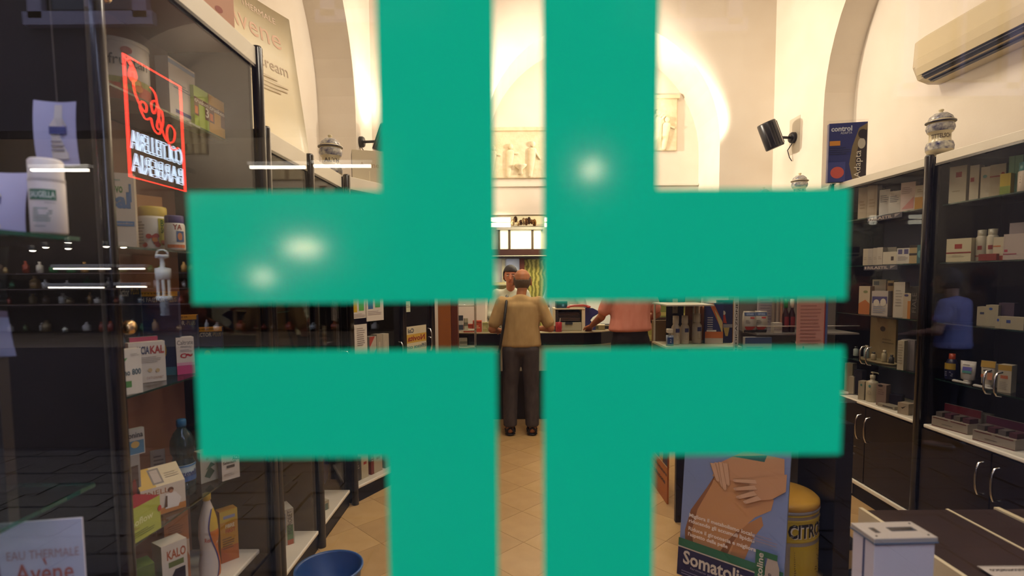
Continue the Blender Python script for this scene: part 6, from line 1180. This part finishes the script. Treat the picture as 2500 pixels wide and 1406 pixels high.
def person(label, loc, rot, S=1.0, skin='#a8714e', shirt=('#7d6a48', '#8a7652'), trousers=('#2a2520', '#332c27'), arms=None, sleeve=.55, hem=.90, head_tilt=.25, hair='ring', hair_col='#5a4a3a', long_coat=False, sandals=False, girth=1.0, stance=.10, head_off=(0, 0), face=True, collar=None, hs=1.05):
    t = thing('person', label, 'person', loc, rot); t.scale = (S, S, S)
    arms = arms or {1: ((.27, .02, 1.10), (.22, .25, 1.06)), -1: ((-.27, .02, 1.10), (-.22, .25, 1.06))}
    SKM = noisy('skin_' + skin.strip('#'), skin, skin, 10, .5); b = MB(); g = girth
    hx, hy = head_off; hc = Vector((hx, .055 + hy + .06 * head_tilt, 1.545))
    # body
    b.limb((0, .02, 1.36), (.05, .05, .05), tuple(hc - Vector((0, .035, .07))), (.052, .055, .05))
    def E_(*a): return tuple(q * hs for q in a)
    def O_(x, y, z): return tuple(hc + Vector((x, y, z)) * hs)
    b.limb(O_(0, -.015, .02), E_(.074, .090, .088), O_(0, .012, .0), E_(.072, .085, .085))
    b.limb(O_(0, .035, -.03), E_(.060, .055, .05), O_(0, .05, -.085), E_(.036, .034, .026))
    b.limb(O_(0, .098, -.005), E_(.011, .010, .02), O_(0, .112, -.035), E_(.014, .013, .011))
    for s in (-1, 1): b.limb(O_(s * .076, -.012, .005), E_(.008, .016, .024), O_(s * .080, -.004, -.03), E_(.007, .011, .014))
    b.limb((0, 0, 1.30), (.16 * g, .09, .09), (0, 0, .95), (.145 * g, .10, .08)); b.limb((0, 0, .95), (.15 * g, .10, .09), (0, 0, .86), (.14 * g, .10, .06))
    for s in (-1, 1):
        sh = (s * .185 * g, 0, 1.335); el, wr = arms[s]
        b.limb(sh, .052, el, .040); b.limb(el, .041, wr, .027)
        dv = Vector(wr) - Vector(el); hand(b, wr, dv, (0, -.2, -1) if abs(dv.normalized().z) < .8 else (-s, 0, 0), 1.0, .45)
        b.limb((s * .085, 0, .86), .085, (s * stance, .01, .47), .056); b.limb((s * stance, .01, .47), .055, (s * stance * 1.05, -.02, .09), .036)
        b.limb((s * stance * 1.05, -.03, .055), (.034, .04, .045), (s * (stance * 1.05 + .02), .13, .035), (.042, .05, .022))
    put(remesh(b, .0065, 3), 'body', SKM, t)
    # shirt / coat
    c = MB(); top = [(-.17 * g, 0, 1.345), (.17 * g, 0, 1.345)]
    c.limb((-.155 * g, 0, 1.335), (.055, .068, .055), (.155 * g, 0, 1.335), (.055, .068, .055)); c.limb((0, .0, 1.385), (.075, .07, .035), (0, 0, 1.33), (.15 * g, .085, .06))
    c.limb((0, -.005, 1.30), (.190 * g, .105, .06), (0, 0, 1.08), (.185 * g, .125, .06)); c.limb((0, 0, 1.08), (.185 * g, .125, .06), (0, .0, hem + .02), (.205 * g, .135, .03))
    if long_coat: c.limb((0, 0, hem), (.2 * g, .13, .05), (0, 0, .55), (.21 * g, .14, .03))
    for s in (-1, 1):
        sh = Vector((s * .180 * g, 0, 1.335)); el, wr = Vector(arms[s][0]), Vector(arms[s][1])
        if sleeve <= 1: e = sh.lerp(el, sleeve); c.limb(sh, .066, tuple(e), .062)
        else: c.limb(sh, .064, tuple(el), .054); c.limb(tuple(el), .053, tuple(el.lerp(wr, sleeve - 1)), .042)
    put(remesh(c, .011, 5), 'coat' if long_coat else 'shirt', cloth('cloth_%s' % shirt[0].strip('#'), *shirt), t)
    # trousers
    q = MB(); q.limb((0, 0, 1.0), (.158 * g, .112, .03), (0, -.005, .86), (.17 * g, .125, .07))
    for s in (-1, 1):
        q.limb((s * .085 * g, -.005, .87), (.10, .118, .09), (s * stance, .005, .48), (.078, .085, .05)); q.limb((s * stance, .005, .48), (.078, .085, .05), (s * stance * 1.06, -.02, .10), (.070, .080, .02))
    put(remesh(q, .011, 5), 'trousers', cloth('cloth_%s' % trousers[0].strip('#'), *trousers), t)
    MB().lathe([(.150 * g, 0), (.150 * g, .028)], 28, (0, 0, .985)).build('belt', P('#1a120c', .4), t).scale = (1, .72, 1)
    # hair and face
    hcol = noisy('hair_' + hair_col.strip('#'), hair_col, hair_col, 40, .6, .5, 120)
    R3 = E_(.076, .095, .100); H0 = O_(0, -.008, .018)
    if hair == 'ring': keep = lambda v, r: v.z < r[2] * .30 + v.y * .35 and v.z > -r[2] * .80 and v.y < .02
    else: keep = lambda v, r: (v.z > r[2] * .30 and v.y < r[1] * .97) or (v.z > -r[2] * .75 and v.y < .025)
    hm = shell(H0, R3, keep, 1.03 if hair == 'ring' else 1.13)
    if hm.f: put(remesh(hm, .006, 3), 'hair', hcol, t)
    if face:
        for s in (-1, 1):
            e = MB().ball(O_(s * .028, .084, .004), E_(.012, .008, .007), 10, 6, 0); e.ball(O_(s * .028, .0905, .003), E_(.0052, .003, .0052), 8, 6, 1); e.build('eye', [P('#d8cfc4', .3), P('#1c120c', .2)], t)
            MB().limb(O_(s * .014, .090, .022), (.004, .003, .003), O_(s * .042, .082, .022), (.004, .003, .003)).build('eyebrow', P(hair_col if hair != 'ring' else '#6c5a48'), t)
        MB().limb(O_(-.02, .082, -.065), (.004, .004, .0045), O_(.02, .082, -.065), (.004, .004, .0045)).build('mouth', P('#8c4438', .5), t)
    # shoes
    for s in (-1, 1):
        x = s * stance * 1.05
        if sandals:
            so = MB().limb((x, -.055, .012), (.038, .03, .012), (x + s * .02, .16, .012), (.044, .04, .012)).build('sandal', P('#15100e', .6), t)
            for y, z, w in ((.10, .052, .047), (.03, .075, .045), (-.06, .07, .04)): MB().tube([(x - w, y, .015), (x - w * .85, y, z * .8), (x, y, z + .008), (x + w * .85, y, z * .8), (x + w, y, .015)], .011, 8).build('sandal_strap', P('#15100e', .6), so)
        else: MB().limb((x, -.05, .038), (.042, .045, .036), (x + s * .02, .15, .03), (.046, .055, .026)).build('shoe', P('#15110f', .45), t)
    if collar: MB().lathe([(.078, 0), (.072, .028), (.066, .03)], 24, (0, .012, 1.375)).build('collar', P(collar, .7), t)
    return t
man = person('bald man in a khaki shirt and grey trousers seen from behind at the counter', (.085, 5.30, 0), 0, .998, skin='#b0724a', shirt=('#b09060', '#c0a06e'), trousers=('#453e3e', '#544b4a'), arms={1: ((.30, -.02, 1.075), (.20, .22, 1.05)), -1: ((-.285, -.02, 1.07), (-.2, .2, 1.03))}, sleeve=.78, hem=.885, hair='ring', hair_col='#6a5844', sandals=True, girth=1.03, stance=.105, head_off=(.02, .02), hs=1.16)
# shoulder bag of the man
MB().tube([(-.13, .10, 1.36), (-.135, .03, 1.40), (-.14, -.09, 1.33), (-.17, -.135, 1.1), (-.205, -.10, .9), (-.225, -.03, .82)], .013, 8).build('bag_strap', P('#120d0c', .5), man)
bgm = MB().box(-.29, -.11, .60, -.205, .10, .84, bev=.02).build('shoulder_bag', P('#141012', .6), man)
for k in range(7): MB().ball((-.29 + .004 * (k % 3), -.112 + .004 * k, .80 - .028 * k), (.006, .004, .010), 8, 6).build('key_charm', CHROME, bgm)
person('dark-haired pharmacist in a white coat facing us behind the customer', (-.015, 6.62, 0), 180, 1.035, skin='#b06a48', shirt=('#c6c8b4', '#d2d4c0'), trousers=('#c6c8b4', '#d2d4c0'), arms={1: ((.26, .03, 1.08), (.15, .26, 1.05)), -1: ((-.26, .03, 1.08), (-.15, .26, 1.05))}, sleeve=1.7, hem=.9, long_coat=True, hair='full', hair_col='#1d120d', girth=.92, head_off=(.0, .03))
person('second pharmacist in a white coat, only a shoulder showing right of the customer', (.67, 6.86, 0), 150, 1.06, skin='#b06a48', shirt=('#c6c8b4', '#d2d4c0'), trousers=('#c6c8b4', '#d2d4c0'), sleeve=1.7, hem=.9, long_coat=True, hair='full', hair_col='#3a2818', head_off=(0, .02))
person('customer in a pink shirt leaning to the counter, back turned, cut by the green cross', (1.225, 5.50, 0), 14, 1.06, skin='#9c5a34', shirt=('#d28470', '#de9480'), trousers=('#1b1312', '#241a18'), arms={1: ((.30, .02, 1.12), (.24, .26, 1.02)), -1: ((-.28, .06, 1.10), (-.27, .31, 1.0))}, sleeve=.72, hem=.955, hair='full', hair_col='#3a3028', girth=1.12, head_off=(-.03, .03))
p = mirror_pt(2325, 900, 4.85)
person('passer-by in a pale blue shirt mirrored in the right of the door glass', (p.x, p.y, -.03), 150, 1.0, skin='#7c5a48', shirt=('#62658a', '#6e7196'), trousers=('#16131a', '#1c1920'), hair='full', hair_col='#1c1a2a', hem=.93)
